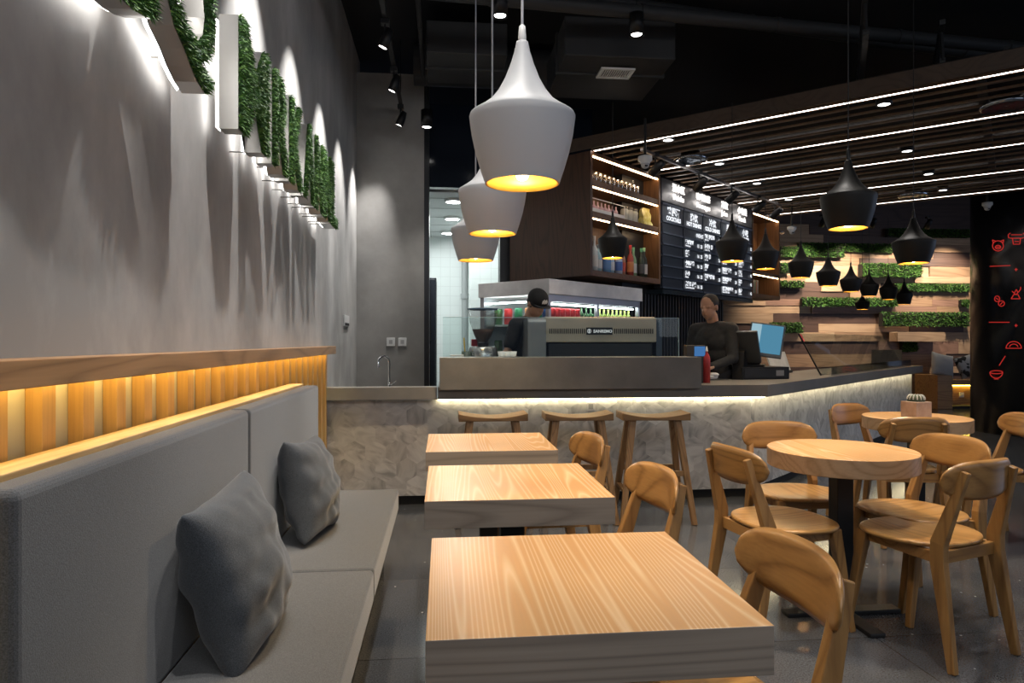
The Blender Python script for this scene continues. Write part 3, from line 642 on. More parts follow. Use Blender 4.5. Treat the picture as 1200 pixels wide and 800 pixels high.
cobj(MB().box((WX, YBASE + .03, 0), (bbase.x, YBASE + .07, .07)).dbox(tbb, tE - .06, offB + .03, offB + .07, 0, .07), 'toe_kick', BLACKM)
# straight worktop: a front lip left of the bar ledge, open top elsewhere
xL = atY(513, 450, YS).x
def slabpoly(z0, z1):
    d0 = bend + D * (tE - tb); d1 = d0 + N * .75; i2 = Vector((bend.x - .26, YS + .72, 0))
    return MB().prism([(xL, YS), (bend.x, bend.y), (d0.x, d0.y), (d1.x, d1.y), (i2.x, i2.y), (xL, YS + .72)], z0, z1)
cobj(slabpoly(SLAB_B, SLAB_T), 'worktop', CTOP, .003)
cobj(MB().box((WX, YS, SLAB_B), (xL - .005, YS + .12, SLAB_T)), 'sink_lip', noisy('grey_lip', (.20, .198, .188), (.26, .256, .243), 3, 9, .42, .03), .003)
cobj(MB().box((WX, YS + .12, .66), (xa, YB, .74)), 'sink_deck', CTOP, .003)
cobj(MB().box((ledge_x0, 5.07, SLAB_T - .02), (ledge_x1, 5.45, 1.12)), 'bar_ledge', noisy('grey_ledge', (.145, .142, .132), (.195, .19, .175), 4, 9, .42, .03), .003)
cobj(MB().box((xL, YS + .07, SLAB_B - .012), (bend.x, YS + .085, SLAB_B - .001)).dbox(tb, tE - .05, offS + .07, offS + .085, SLAB_B - .012, SLAB_B - .001), 'light_strip', emis('counter_led', (1, .84, .50), 17))
cobj(MB().box((xL, YS + .10, SLAB_T - .05), (xL + .6, YS + .14, SLAB_T - .04)).dbox(tE - .06, tE - .02, offB, offB + .65, 0, SLAB_B), 'end_panel', HEX)
# floor behind and body (so that nothing hangs in air)
cobj(MB().box((WX, YBASE + .06, .07), (xL, 5.9, .66)).box((xL, YBASE + .06, .07), (bbase.x, 5.8, SLAB_B - .02)).dbox(tbb + .2, tE - .1, offB + .06, offB + .6, .07, SLAB_B - .02), 'cabinet_body', BLACKM)
# socket on marble, tap, drain parts
def socket(label, c, w=.086, h=.086, n=(0, -1, 0)):
    t = thing('wall_socket', label, 'socket', c)
    MB().box((-w / 2, -.012, -h / 2), (w / 2, -.001, h / 2)).obj('plate', WHITEP, t, .002)
    MB().box((-.018, -.0135, -.02), (.018, -.012, .02)).obj('socket_face', mat('socket_grey', (.4, .4, .4), .5), t)
socket('white socket plate on the concrete pier, left one of the pair', atY(458, 400.5, YB))
socket('white socket plate on the concrete pier, right one of the pair', atY(471.5, 400.5, YB))
socket('small white socket on the marble front above the middle bar stool', atY(692, 476, YBASE), .07, .07)
c = atY(456, 446, 7.0); z0 = .741
t = thing('sink_tap', 'chrome gooseneck tap on the low sink deck before the concrete pier', 'tap', (c.x, 6.98, z0))
MB().lathe([(.03, 0), (.03, .02), (.018, .03), (.018, .08), (0, .08)], seg=16).obj('base', CHROME, t)
MB().path([(0, 0, .07), (0, 0, .30)] + [(-.05 + .05 * cos(a_), -.02 * a_, .30 + .05 * sin(a_)) for a_ in [pi * i / 8 for i in range(1, 9)]] + [(-.1, -.065, .24)], .014, 10).obj('spout', CHROME, t)
MB().tube((.015, 0, .06), (.07, 0, .10), .007, seg=8).obj('lever', CHROME, t)
t = thing('sink_basin', 'stainless sink basin rim let into the low deck under the tap', 'sink', (c.x, 6.62, .741))
MB().box((-.3, -.2, 0), (.3, -.17, .012)).box((-.3, .17, 0), (.3, .2, .012)).box((-.3, -.17, 0), (-.27, .17, .012)).box((.27, -.17, 0), (.3, .17, .012)).obj('rim', STEEL, t, .003); MB().box((-.27, -.17, .0), (.27, .17, .003)).obj('bowl', mat('dark_steel', (.2, .2, .2), .3, 1), t)
vp = atX(405, 377, WX)
t = thing('wall_vent', 'small white slotted plate on the left wall by the corner', 'vent', (WX + .001, vp.y, vp.z))
MB().box((0, -.16, -.04), (.012, .16, .06)).obj('plate', mat('plate_grey', (.5, .5, .49), .6), t, .002)
g = MB(); [g.box((.012, -.13 + i * .04, -.035), (.014, -.105 + i * .04, -.01)) for i in range(7)]; g.obj('slots', BLACKM, t)

# glass screen on the ledge
gx0 = atY(519, 400, 5.16).x; gx1 = atY(795, 400, 5.16).x
t = thing('glass_screen', 'clear upright glass screen standing on the grey bar ledge', 'glass screen', (gx0, 5.16, 1.12))
MB().box((0, -.005, 0), (gx1 - gx0, .005, .30)).obj('pane', GLS, t)
MB().box((0, -.0055, .30), (gx1 - gx0, .0055, .304)).box((gx1 - gx0, -.0055, 0), (gx1 - gx0 + .004, .0055, .304)).obj('edge', mat('glass_edge', (.45, .62, .68), .2, emit=None), t)

# coffee grinder
gp = atZ(566, 400, 5.62)
t = thing('coffee_grinder', 'coffee grinder with clear conical bean hopper beside the barista', 'grinder', (gp.x, gp.y, SLAB_T))
MB().lathe([(0, .12), (.085, .12), (.105, .02), (.11, 0)], seg=28).box((-.11, -.12, 0), (.11, .12, .03)).obj('base', STEEL, t)
MB().lathe([(.105, .12), (.115, .14), (.115, .28), (.1, .30), (.0, .30)], seg=32).obj('body', mat('grinder_silver', (.5, .5, .5), .25, .9), t)
MB().lathe([(.045, .275), (.045, .32), (.05, .33)], seg=24).obj('collar', BLACK, t)
MB().lathe([(.045, .33), (.075, .40), (.108, .50), (.12, .58), (.12, .60)], seg=28).obj('hopper', glass('hopper_glass', (.8, .8, .8), .02, .15), t)
MB().lathe([(0, .335), (.04, .335), (.07, .39), (.09, .44), (.0, .445)], seg=24).obj('coffee_beans', mat('beans', (.04, .02, .012), .6), t)
MB().lathe([(.126, .60), (.126, .612), (0, .617)], seg=28).obj('lid', mat('hopper_lid', (.05, .09, .14), .2), t)

# espresso machine
e0 = atY(640, 400, 5.50).x; e1 = atY(769, 400, 5.50).x; ex = (e0 + e1) / 2; ew = (e1 - e0) / 2
t = thing('espresso_machine', 'large steel and black espresso machine behind the glass screen', 'coffee machine', (ex, 5.55, SLAB_T))
MB().box((-ew + .02, -.02, .05), (ew - .02, .39, .33)).obj('body', mat('machine_black', (.02, .02, .022), .35), t, .01)
MB().prism([(-.05, .335), (-.05, .53), (.02, .545), (.40, .545), (.40, .30), (0, .33)], -ew, ew, ax='x').obj('top_housing', noisy('satin_steel', (.38, .33, .26), (.46, .41, .33), 2, 3, .38, .0, metal=.3), t, .004)
g = MB()
for i in range(52):
    x = -ew + .03 + i * (2 * ew - .06) / 51
    if abs(x + .02) > .12: g.box((x - .004, -.053, .405), (x + .004, -.0495, .445))
g.obj('vent_slots', BLACKM, t)
MB().box((-.13, -.058, .395), (.09, -.05, .455)).obj('badge', mat('badge_black', (.012, .012, .014), .3), t, .002)
g = MB(); addtext(g, 'SANREMO', .034, frame((1, 0, 0), (0, 0, 1), (0, -1, 0), (-.012 + .02, -.0585, .413)), 0, .0012)
g.path([(-.105 + .016 * cos(a_), -.0588, .425 + .016 * sin(a_)) for a_ in [pi * i / 6 for i in range(13)]], .0022, 5); g.box((-.111, -.0592, .41), (-.099, -.0582, .44)); g.obj('lettering', emis('badge_white', (.8, .8, .8), .6), t)
MB().prism([(-.06, .02), (-.06, .50), (-.03, .53), (.40, .53), (.42, .02)], -ew - .15, -ew - .002, ax='x').obj('side_panel', mat('machine_grey', (.22, .23, .24), .4, .3), t, .012, )
MB().prism([(-.04, .02), (-.05, .50), (-.03, .53), (.40, .53), (.42, .02)], ew + .002, ew + .05, ax='x').obj('side_panel', mat('machine_blue_grey', (.05, .07, .1), .3, .3), t, .01)
for i in range(4): MB().lathe([(.02, 0), (.02, .05)], ((-ew + .08, ew - .08)[i % 2], (.05, .34)[i // 2], 0), 12).obj('foot', BLACK, t)
# small things behind the glass
c = atZ(594.5, 400, 5.5); t = thing('cup_stack', 'low stack of clear plastic cups beside the barista', 'cups', (c.x, c.y, SLAB_T))
MB().box((-.07, -.05, 0), (.07, .05, .20)).obj('tray', mat('tray_clear', (.6, .62, .62), .3), t, .006)
for i in range(3): MB().lathe([(.02, 0), (.03, .06), (.033, .06), (.023, 0)], (-.045 + .045 * i, 0, .20), 12).obj('cup', WHITEP, t)
c = atZ(535, 400, 5.5)
tag(MB().box((c.x - .05, c.y - .05, SLAB_T), (c.x + .055, c.y + .04, SLAB_T + .22)).box((c.x - .052, c.y - .052, SLAB_T + .2), (c.x + .057, c.y + .042, SLAB_T + .235), 1).obj('napkin_box', [mat('box_blue', (.05, .12, .25), .5), WHITEP], bevel=.002), 'small blue and white box left of the coffee grinder', 'box')
c = atZ(546.5, 400, 5.55); t = thing('utensil_pot', 'dark pot with a yellow handled brush left of the grinder', 'pot', (c.x, c.y, SLAB_T))
MB().lathe([(0, 0), (.035, 0), (.04, .26), (.036, .26), (.032, .02)], seg=16).obj('pot', mat('pot_olive', (.05, .07, .05), .4), t)
MB().tube((0, 0, .1), (-.02, 0, .37), .006, seg=6).obj('brush', mat('brush_yellow', (.6, .45, .08), .5), t)
c = atZ(556.5, 400, 5.85); tag(MB().box((c.x - .03, c.y - .03, SLAB_T), (c.x + .03, c.y + .03, SLAB_T + .36)).obj('coffee_tin', mat('tin_red', (.35, .02, .03), .4), bevel=.006), 'dark red tin behind the coffee grinder', 'tin')

# marble-hooded display fridge
offF = N.dot(atZ(643, 400, 6.1).xy.to_3d()); fA = D.dot(atZ(643, 400, 6.1)); fB = tof(750, offF)
PF = dn(fA, offF, 0)
fn_len = .85
df = thing('display_fridge', 'glass drinks display fridge with pale marble hood under the wooden cabinet', 'display fridge', PF)
def fobj(mb, name, m, bev=0, par=df): return mb.xf(Matrix.Translation(-PF)).obj(name, m, par, bev)
fobj(MB().dbox(fA - .03, fB, offF - .03, offF + fn_len, 1.665, 1.80), 'hood', noisy('marble_hood', (.66, .66, .68), (.92, .92, .92), 3.0, 6, .35, .0, (1, 1, 1)), .004)
fobj(MB().dbox(fA, fB, offF, offF + fn_len, 0, .95), 'base', mat('fridge_grey', (.2, .2, .22), .4, .5))
fobj(MB().dbox(fA + .03, fB - .03, offF + fn_len - .05, offF + fn_len, .95, 1.665), 'back_panel', mat('fridge_back', (.4, .42, .43), .5))
tm = (fA + fB) / 2
g = MB()
for tt in (fA, tm - .02, fB - .035): g.dbox(tt, tt + .035, offF, offF + .035, .95, 1.665)
g.dbox(fA, fB, offF, offF + .03, 1.60, 1.665); g.dbox(fA, fA + .035, offF + fn_len - .05, offF + fn_len, .95, 1.665)
fobj(g, 'frame', mat('frame_lilac_grey', (.42, .42, .46), .35, .5))
fobj(MB().dbox(fA + .035, fB - .035, offF + .012, offF + .018, .95, 1.6), 'glass_front', GLS)
fobj(MB().dbox(fA + .012, fA + .018, offF + .035, offF + fn_len - .05, .95, 1.66), 'glass_side', GLS)
fobj(MB().dbox(fA + .03, fB - .03, offF + .05, offF + fn_len - .05, 1.385, 1.40).dbox(fA + .03, fB - .03, offF + .05, offF + fn_len - .05, 1.08, 1.095), 'shelf', mat('shelf_glass', (.7, .75, .75), .2))
fobj(MB().dbox(fA + .04, fB - .04, offF + .06, offF + .075, 1.575, 1.59).dbox(fA + .05, fA + .065, offF + .06, offF + fn_len - .06, 1.6, 1.615), 'light_strip', emis('fridge_led', (.95, 1, 1), 16))
def can_mb(r=.033, h=.12): return MB().lathe([(0, 0), (r * .8, 0), (r, .01), (r, h - .012), (r * .82, h), (0, h - .004)], seg=14)
def bottle_mb(r, h, nr=.35, sh=.55): return MB().lathe([(0, 0), (r, 0), (r, h * sh), (r * .8, h * (sh + .1)), (r * nr, h * (sh + .2)), (r * nr, h), (0, h)], seg=14)
random.seed(3)
RED = mat('can_red', (.62, .03, .035), .3); GRN = mat('can_green', (.03, .22, .10), .3); SODA = mat('bottle_lime', (.42, .50, .12), .25); DGRN = mat('bottle_green', (.05, .14, .05), .2); ORNG = mat('can_orange', (.65, .22, .05), .3); BLUEC = mat('can_blue', (.04, .12, .4), .3)
can = can_mb()
row = [('drink_can', BLUEC, 'blue drink can first in the fridge front row')] + [('drink_can', RED, None)] * 6 + [('drink_bottle', DGRN, None)] * 4 + [('drink_bottle', SODA, None)] * 8
cnt = {}
protos = {}
for i, (nm, mt, lb) in enumerate(row):
    tt = fA + .09 + i * (fB - fA - .16) / (len(row) - 1); p = dn(tt, offF + .10, 1.401)
    key = (nm, mt.name); lab = lb or {'can_red': 'red drink can in the lit fridge, in the row of red cans', 'bottle_green': 'green glass bottle in the lit fridge, between red cans and yellow bottles', 'bottle_lime': 'yellow green bottle in the right half of the lit fridge'}[mt.name]
    grp = {'can_red': 'red cans in the display fridge', 'bottle_green': 'green bottles in the display fridge', 'bottle_lime': 'yellow bottles in the display fridge'}.get(mt.name)
    if key not in protos:
        o = (can_mb(.038, .15) if nm == 'drink_can' else bottle_mb(.03, .165)).obj(nm, mt); tag(o, lab, 'can' if nm == 'drink_can' else 'bottle', grp); protos[key] = o
    else: o = protos[key].copy(); COL.objects.link(o)
    o.location = p
side = [(GRN, 'green'), (ORNG, 'orange'), (GRN, 'green'), (RED, 'red'), (DGRN, 'dark green')]
for i, (mt, cn) in enumerate(side):
    for lv, zz in enumerate((1.401, 1.096)):
        o = can_mb(.04, .155).obj('drink_can', mt); o.location = dn(fA + .12, offF + .20 + i * .13, zz)
        tag(o, '%s can seen through the left side glass of the fridge, %s shelf, place %s' % (cn, ('upper', 'lower')[lv], ('nearest', 'second', 'third', 'fourth', 'farthest')[i]), 'can', 'cans behind the fridge side glass')

# ================================================================ WALNUT CABINETS + MENU BOARD
WALIT = wood('walnut_lit', (.20, .10, .045), (.12, .06, .028), 'z', 1.0, 8, .4)  # walnut with the amber shelf lighting put into its colour
offC = 3.827; tC0 = tof(692, offC); tC1 = tof(774, offC); tM1 = tof(881, offC); tK1 = tof(914, offC)
Z0, Z1 = 1.885, 3.10
def cabinet(label, t0, t1, deep, shelves, z0=Z0, name='wall_cabinet'):
    P = dn(t0, offC, 0); c = thing(name, label, 'cabinet', P)
    def ob(mb, nm, m, bev=0): return mb.xf(Matrix.Translation(-P)).obj(nm, m, c, bev)
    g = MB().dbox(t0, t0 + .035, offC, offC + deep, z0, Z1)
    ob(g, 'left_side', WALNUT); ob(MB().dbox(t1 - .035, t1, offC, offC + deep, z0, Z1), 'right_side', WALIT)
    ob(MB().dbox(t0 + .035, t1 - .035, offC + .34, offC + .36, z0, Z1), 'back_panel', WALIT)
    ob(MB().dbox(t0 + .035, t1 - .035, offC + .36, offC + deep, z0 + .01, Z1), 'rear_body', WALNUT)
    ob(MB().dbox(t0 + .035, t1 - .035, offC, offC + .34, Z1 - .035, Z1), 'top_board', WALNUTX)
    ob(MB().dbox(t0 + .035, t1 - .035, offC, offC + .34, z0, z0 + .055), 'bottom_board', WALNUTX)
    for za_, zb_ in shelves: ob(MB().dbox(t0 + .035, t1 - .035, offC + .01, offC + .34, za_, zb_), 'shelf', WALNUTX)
    g = MB()
    for za_, zb_ in shelves: g.dbox(t0 + .04, t1 - .04, offC + .012, offC + .026, za_ - .011, za_ - .001)
    g.dbox(t0 + .04, t1 - .04, offC + .012, offC + .026, Z1 - .047, Z1 - .036)
    ob(g, 'light_strip', emis('shelf_led', (1, .68, .38), 15))
    return c
WALIT0 = 0
SH = [(2.455, 2.52), (2.765, 2.83)]
cabinet('dark walnut wall cabinet with lit bottle shelves left of the menu board', tC0, tC1, 1.05, SH)
cabinet('narrow walnut shelf unit right of the menu board', tM1 + .02, tK1, .36, [(2.20, 2.25)], 1.87)
for i, tt in enumerate((tC1 - .25, tM1 + .3, tK1 - .2)): light('SPOT', 'shelf_spot', dn(tt, offC + .2, Z1 - .06), 6, (1, .72, .4), .01, aim=dn(tt, offC + .22, 1.9), spot=75, blend=.5)
# bottles on the bottom shelf
LBL = [(.75, .75, .72), (.7, .72, .7), (.15, .3, .6), (.72, .75, .8), (.1, .2, .55), (.7, .12, .08), (.75, .3, .12), (.7, .7, .68), (.1, .1, .1), (.75, .72, .66)]
CAPC = [(.7, .7, .68), (.3, .35, .38), (.5, .5, .5), (.6, .8, .9), (.7, .7, .75), (.75, .2, .15), (.7, .05, .05), (.2, .5, .3), (.12, .45, .25), (.3, .6, .35)]
GC = [(.75, .82, .82), (.45, .7, .75), (.25, .5, .8), (.5, .75, .9), (.7, .8, .95), (.6, .3, .2), (.5, .1, .08), (.3, .5, .3), (.05, .07, .05), (.04, .05, .04)]
DSC = ['tall clear spirit bottle with white label, leftmost on the lit shelf', 'teal tinted bottle beside the leftmost clear one', 'deep blue bottle behind the small black pendant', 'pale blue bottle right of the deep blue one', 'clear bottle with blue label in mid shelf',
       'bottle with orange red label in mid shelf', 'bottle with bright red cap and label', 'green capped bottle with white label', 'dark bottle with green neck foil', 'dark wine bottle with pale label, rightmost on the shelf']
random.seed(9)
for i in range(10):
    tt = tC0 + .13 + i * .112; p = dn(tt, offC + .045 + (i % 2) * .03, Z0 + .056); h = (.34, .27, .27, .26, .28, .29, .32, .31, .31, .33)[i]; r = (.036, .04, .042, .042, .038, .036, .036, .036, .036, .036)[i]
    t = thing('spirit_bottle', DSC[i], 'bottle', p, group='bottles on the lowest lit shelf')
    bottle_mb(r, h).obj('glass_body', mat('bottle_glass_%d' % i, GC[i], .12), t)
    MB().lathe([(r + .0015, h * .12), (r + .0015, h * .45)], seg=16).obj('paper_label', mat('bottle_label_%d' % i, LBL[i], .6), t)
    MB().lathe([(r * .42, h * .88), (r * .42, h + .005), (0, h + .006)], seg=12).obj('cap', mat('bottle_cap_%d' % i, CAPC[i], .4), t)
# glasses on the top shelf, cups and jars on the middle one
gl = None
for i in range(12):
    p = dn(tC0 + .12 + i * .08, offC + .09, SH[1][1] + .001)
    if gl is None:
        gl = MB().lathe([(0, .004), (.022, .004), (.03, .10), (.032, .10), (.025, 0), (0, 0)], seg=14).obj('drinking_glass', mat('glassware', (.55, .45, .35), .12, trans=.7)); tag(gl, 'small drinking glass in the row on the topmost lit shelf', 'glass', 'glasses on the topmost shelf'); o = gl
    else: o = gl.copy(); COL.objects.link(o)
    o.location = p
t = thing('cup_rack', 'white edged rack holding small bottles on the middle lit shelf', 'rack', dn(tC0 + .06, offC + .06, SH[0][1]))
t.rotation_euler.z = math.atan2(D.y, D.x)
MB().box((0, 0, 0), (.66, .14, .012)).box((0, 0, .012), (.66, .006, .05)).box((0, 0, .012), (.006, .006, .15)).box((0, 0, .144), (.66, .006, .15)).box((.654, 0, .012), (.66, .006, .15)).obj('rack_frame', WHITEP, t)
sb = None
for i in range(9):
    p = dn(tC0 + .11 + i * .068, offC + .13, SH[0][1] + .013)
    if sb is None:
        sb = bottle_mb(.022, .13).obj('small_bottle', mat('small_bottle', (.5, .35, .42), .3)); tag(sb, 'small pinkish bottle standing in the white edged rack', 'bottle', 'small bottles in the rack'); o = sb
    else: o = sb.copy(); COL.objects.link(o)
    o.location = p
for i in range(3):
    t = thing('glass_jar', 'clear glass jar with metal lid beside the yellow packet, %s' % ('leftmost of three', 'middle of three', 'rightmost of three')[i], 'jar', dn(tC0 + .80 + i * .10, offC + .12, SH[0][1] + .001), group='jars on the middle shelf')
    MB().lathe([(0, 0), (.042, 0), (.045, .01), (.045, .12), (.036, .14)], seg=18).obj('jar_body', mat('jar_glass', (.4, .42, .38), .15), t); MB().lathe([(.04, .14), (.04, .165), (0, .166)], seg=18).obj('lid', mat('jar_lid', (.08, .08, .08), .4, .5), t)
g = MB(); vs = []
for i in range(7):
    z = i * .035; w = .085 - .0 * i + .012 * sin(i * 1.9); d = .05 - .006 * i; ox = .012 * sin(i * 2.3); vs += [(ox - w, -d, z), (ox + w, -d, z), (ox + w * .9, d, z), (ox - w * .9, d, z)]
g.add(vs, [(4 * i + k, 4 * i + (k + 1) % 4, 4 * i + 4 + (k + 1) % 4, 4 * i + 4 + k) for i in range(6) for k in range(4)] + [(24, 25, 26, 27)], 0)
o = g.obj('foil_packet', noisy('yellow_foil', (.55, .48, .05), (.8, .78, .45), 20, 3, .3, .6)); o.location = dn(tC1 - .14, offC + .12, SH[0][1] + .001); o.rotation_euler.z = math.atan2(D.y, D.x); tag(o, 'crumpled yellow foil packet at the right end of middle lit shelf', 'packet')
# right shelf unit: little plants and books
for i in range(2):
    t = thing('potted_plant', 'tiny green plant on the narrow shelf unit, %s one' % ('left', 'right')[i], 'plant', dn(tM1 + .25 + i * .3, offC + .15, 2.251), group='plants on the narrow shelf unit')
    MB().lathe([(0, 0), (.04, 0), (.05, .07), (.0, .07)], seg=14).obj('pot', BLACKM, t)
    g = MB(); blades(g, lambda: (random.uniform(-.03, .03), random.uniform(-.03, .03), .06), 120, (0, 0, 1), .12, .005, 1.0); g.obj('leaves', GR, t)
for i in range(7):
    o = MB().box((-.014, -.06, 0), (.014, .06, .20 - .01 * (i % 3))).obj('menu_book', mat('book_%d' % (i % 3), ((.3, .3, .3), (.12, .18, .12), (.35, .16, .12))[i % 3], .6)); o.location = dn(tM1 + .1 + i * .045, offC + .12, 1.926); o.rotation_euler.z = math.atan2(D.y, D.x)
    tag(o, '%s upright book on the lowest board of the narrow shelf unit, place %s from left' % (('grey', 'green', 'brown')[i % 3], ('one', 'two', 'three', 'four', 'five', 'six', 'seven')[i]), 'book', 'books on the narrow shelf unit')

# menu board
PM = dn(tC1 + .03, offC, 0); tW = tM1 - tC1 - .03
mbz0, mbz1, mbz2 = 1.84, 2.82, 3.09
me_ = thing('menu_board', 'large dark wall menu board with white lettering in five columns', 'menu board', PM, math.atan2(D.y, D.x))
MB().box((0, .02, mbz0), (tW, .10, mbz1)).obj('backing', mat('board_black', (.012, .014, .02), .35), me_)
MB().box((0, .0, mbz1 + .01), (tW, .10, mbz2)).obj('header_panel', mat('header_steel', (.13, .13, .135), .38, .5), me_, .003)
MB().box((0, -.015, mbz0 - .06), (tW + .0, .55, mbz0 - .01)).obj('bottom_canopy', mat('canopy_dark', (.02, .028, .036), .22), me_)
cw = tW / 5; rows = 6; hh = .235; rh = (mbz1 - hh - mbz0) / rows
STRIP = mat('strip_navy', (.022, .030, .045), .32); STEDGE = mat('strip_edge', (.07, .09, .13), .3)
TXT = emis('menu_text', (.92, .95, 1), 1.15)
heads = [('\u9e21\u5c3e\u9152', 'COCKTAILS'), ('\u70ed\u996e', 'HOT DRINKS'), ('\u51b7\u996e', 'COLD DRINKS'), ('\u679c\u6c41', 'JUICES'), ('\u5c0f\u5403', 'SNACKS')]
items = {1: [('', '', '\u4e2d\u676f', '\u5927\u676f'), ('\u7f8e\u5f0f\u5496\u5561', 'Americano', '15', '25'), ('\u62ff\u94c1', 'Latte', '16', '25'), ('\u5361\u5e03\u5947\u8bfa', 'Cappuccino', '16', '25'), ('\u6469\u5361', 'Mocha', '16', '25'), ('\u7126\u7cd6\u739b\u5947\u6735', 'Caramel Macchiato', '16', '25')],
         2: [('\u73cd\u73e0\u5976\u8336\u7cfb', 'Milk Tea', '', '20'), ('\u67e0\u6aac\u7ea2\u8336', 'Lemon Tea', '', '25'), ('\u51b0\u7ea2\u8336', 'Ice Tea', '', '25'), ('\u82cf\u6253', 'Soda', '', '25'), ('\u8584\u8377\u6c14\u6ce1\u6c34', 'Mint', '', '25'), ('', '', '', '')],
         3: [('', '', '', ''), ('\u6a59\u6c41', 'Orange', '', '28'), ('\u82f9\u679c\u6c41', 'Apple Juice', '', '28'), ('\u897f\u74dc\u6c41\u7279\u996e', 'Watermelon', '', '28'), ('\u8292\u679c\u9999\u6c99\u51b0', 'Mango Slush', '', '28'), ('\u9999\u8549\u725b\u5976\u6c99\u51b0', 'Banana Milk Shake', '', '30')],
         4: [('', '', '', '32'), ('', '', '', '35'), ('\u4e09\u660e\u6cbb', 'Sandwich', '', '40'), ('\u86cb\u7cd5', 'Cake Slice', '', '42'), ('\u85af\u6761', 'Fries', '', '42'), ('\u66f2\u5947', 'Cookies', '', '42')]}
for c_ in range(5):
    x0 = c_ * cw + .012; x1 = (c_ + 1) * cw - .012
    g = MB(); tx = MB()
    def T(s, x, z, sz, al='LEFT', off=0.004): addtext(tx, s, sz, frame((1, 0, 0), (0, 0, 1), (0, -1, 0), (x, -.0125, z)), 0, off, al)
    zt = mbz1
    g.box((x0, .0, zt - hh + .02), (x1, .02, zt - .005)); g.box((x0, -.01, zt - .03), (x1, .0, zt - .005), 1); g.box((x0, -.01, zt - hh + .008), (x1, .02, zt - hh + .022), 1)
    xm = (x0 + x1) / 2
    T(heads[c_][0], xm, zt - .125, .10, 'CENTER'); T(heads[c_][1], xm, zt - .195, .064, 'CENTER')
    for r_ in range(rows):
        za_ = zt - hh - (r_ + 1) * rh; g.box((x0, .0, za_ + .022), (x1, .02, za_ + rh - .004)); g.box((x0, -.01, za_ + .004), (x1, .02, za_ + .022), 1)
        if c_ in items:
            a_, b_, p1, p2 = items[c_][r_]
            if a_: T(a_, x0 + .02, za_ + .068, .056); T(b_, x0 + .02, za_ + .035, .030, off=.001)
            if p1: T(p1, x1 - .135, za_ + .048, .056, 'CENTER', .002)
            if p2: T(p2, x1 - .045, za_ + .048, .056, 'CENTER', .002)
    mc = g.obj('menu_column', [STRIP, STEDGE], me_)
    if tx.v: tx.obj('lettering', TXT, mc)
HLT = emis('halo_text', (1, .95, .9), 1.7)
for (u, a_, b_, sz) in ((.11, '\u9152\u6c34\u533a', 'Drinks', .10), (.36, '\u5496\u5561\u5976\u8336', 'Beverages', .095), (.60, '\u51b7\u996e', 'Juice', .10), (.82, '\u5c0f\u5403\u7c7b', 'Snack', .10)):
    g = MB(); x = u * tW + .06
    addtext(g, a_, sz, frame((1, 0, 0), (0, 0, 1), (0, -1, 0), (x, -.03, mbz1 + .15)), .006, .001); addtext(g, b_, sz * .95, frame((1, 0, 0), (0, 0, 1), (0, -1, 0), (x, -.03, mbz1 + .05)), .006, .001)
    g.obj('halo_lettering', HLT, me_); light('POINT', 'halo_glow', (PM + D * x - N * .07 + Vector((0, 0, mbz1 + .13))), 1.2, (1, .93, .86), .06)
# black ribbed wall below the menu board
tR0 = fB + .02; tR1 = tof(846, offC + .15)
rm = MB().dbox(tR0, tR1, offC + .2, offC + .3, 0, Z1); rt = tR0
rib = MB()
while rt < tR1: rib.dbox(rt, rt + .035, offC + .13, offC + .2, .0, mbz0 - .065); rt += .072
struct(rm.obj('wall_ribbed', mat('rib_black', (.018, .019, .022), .35))); struct(rib.obj('trim_ribs', mat('rib_black', (.018, .019, .022), .35)))
# back-bar worktop under it
t0_, t1_ = fB + .03, tof(840, offC - .4)
bb = thing('back_bar', 'dark low back bar cabinet along the black ribbed wall', 'counter', dn(t0_, offC - .4, 0))
MB().dbox(t0_, t1_, offC - .4, offC + .12, 0, .84).xf(Matrix.Translation(-bb.location)).obj('body', BLACKM, bb); MB().dbox(t0_ - .01, t1_, offC - .43, offC + .12, .84, .87).xf(Matrix.Translation(-bb.location)).obj('worktop', CTOP, bb)

# ================================================================ SLATTED TIMBER CEILING + LED LINES
S_ = Vector((-.742, .670, 0)).normalized(); M_ = Vector((.670, .742, 0)).normalized(); ZC = 3.10
def ms(m, s, z): return M_ * m + S_ * s + Vector((0, 0, z))
leds = [5.84, 6.915, 8.006, 9.226, 10.35]
def s_end(m, off=3.83):   # s where the ceiling meets the cabinet plane
    return (off - N.dot(M_) * m) / N.dot(S_)
ang = math.atan2(S_.y, S_.x)
cs = thing('slatted_ceiling', 'suspended dark timber slat ceiling raft over the counter', 'ceiling raft', ms(5.6, 0, ZC)); base = cs.location.copy()
def strip(mb, m0, m1, s0, s1, z0, z1, mi=0): return mb.obox(ms((m0 + m1) / 2, (s0 + s1) / 2, (z0 + z1) / 2) - base, M_, S_, (0, 0, 1), (m1 - m0) / 2, abs(s1 - s0) / 2, (z1 - z0) / 2, mi)
SR = -7.5
ms_list = []
bounds = [5.62] + leds + [10.6]
for i in range(len(leds)):
    n = 5; a0 = leds[i]; a1 = leds[i + 1] if i + 1 < len(leds) else a0 + .25
    if i + 1 < len(leds):
        for k in range(1, 6): ms_list.append(a0 + (a1 - a0) * k / 6)
ms_list = ms_list + [10.5]
for mm in ms_list: strip(MB(), mm - .019, mm + .019, SR, s_end(mm) - .01, ZC, ZC + .012).obj('slat', CEILW, cs)
for mm in leds:
    g = strip(MB(), mm - .034, mm - .018, SR, s_end(mm) - .01, ZC - .003, ZC + .035); strip(g, mm + .018, mm + .034, SR, s_end(mm) - .01, ZC - .003, ZC + .035)
    g.obj('light_channel', CEILW, cs)
    strip(MB(), mm - .016, mm + .016, SR, s_end(mm) - .02, ZC + .0, ZC + .012).obj('light_line', LEDW, cs)
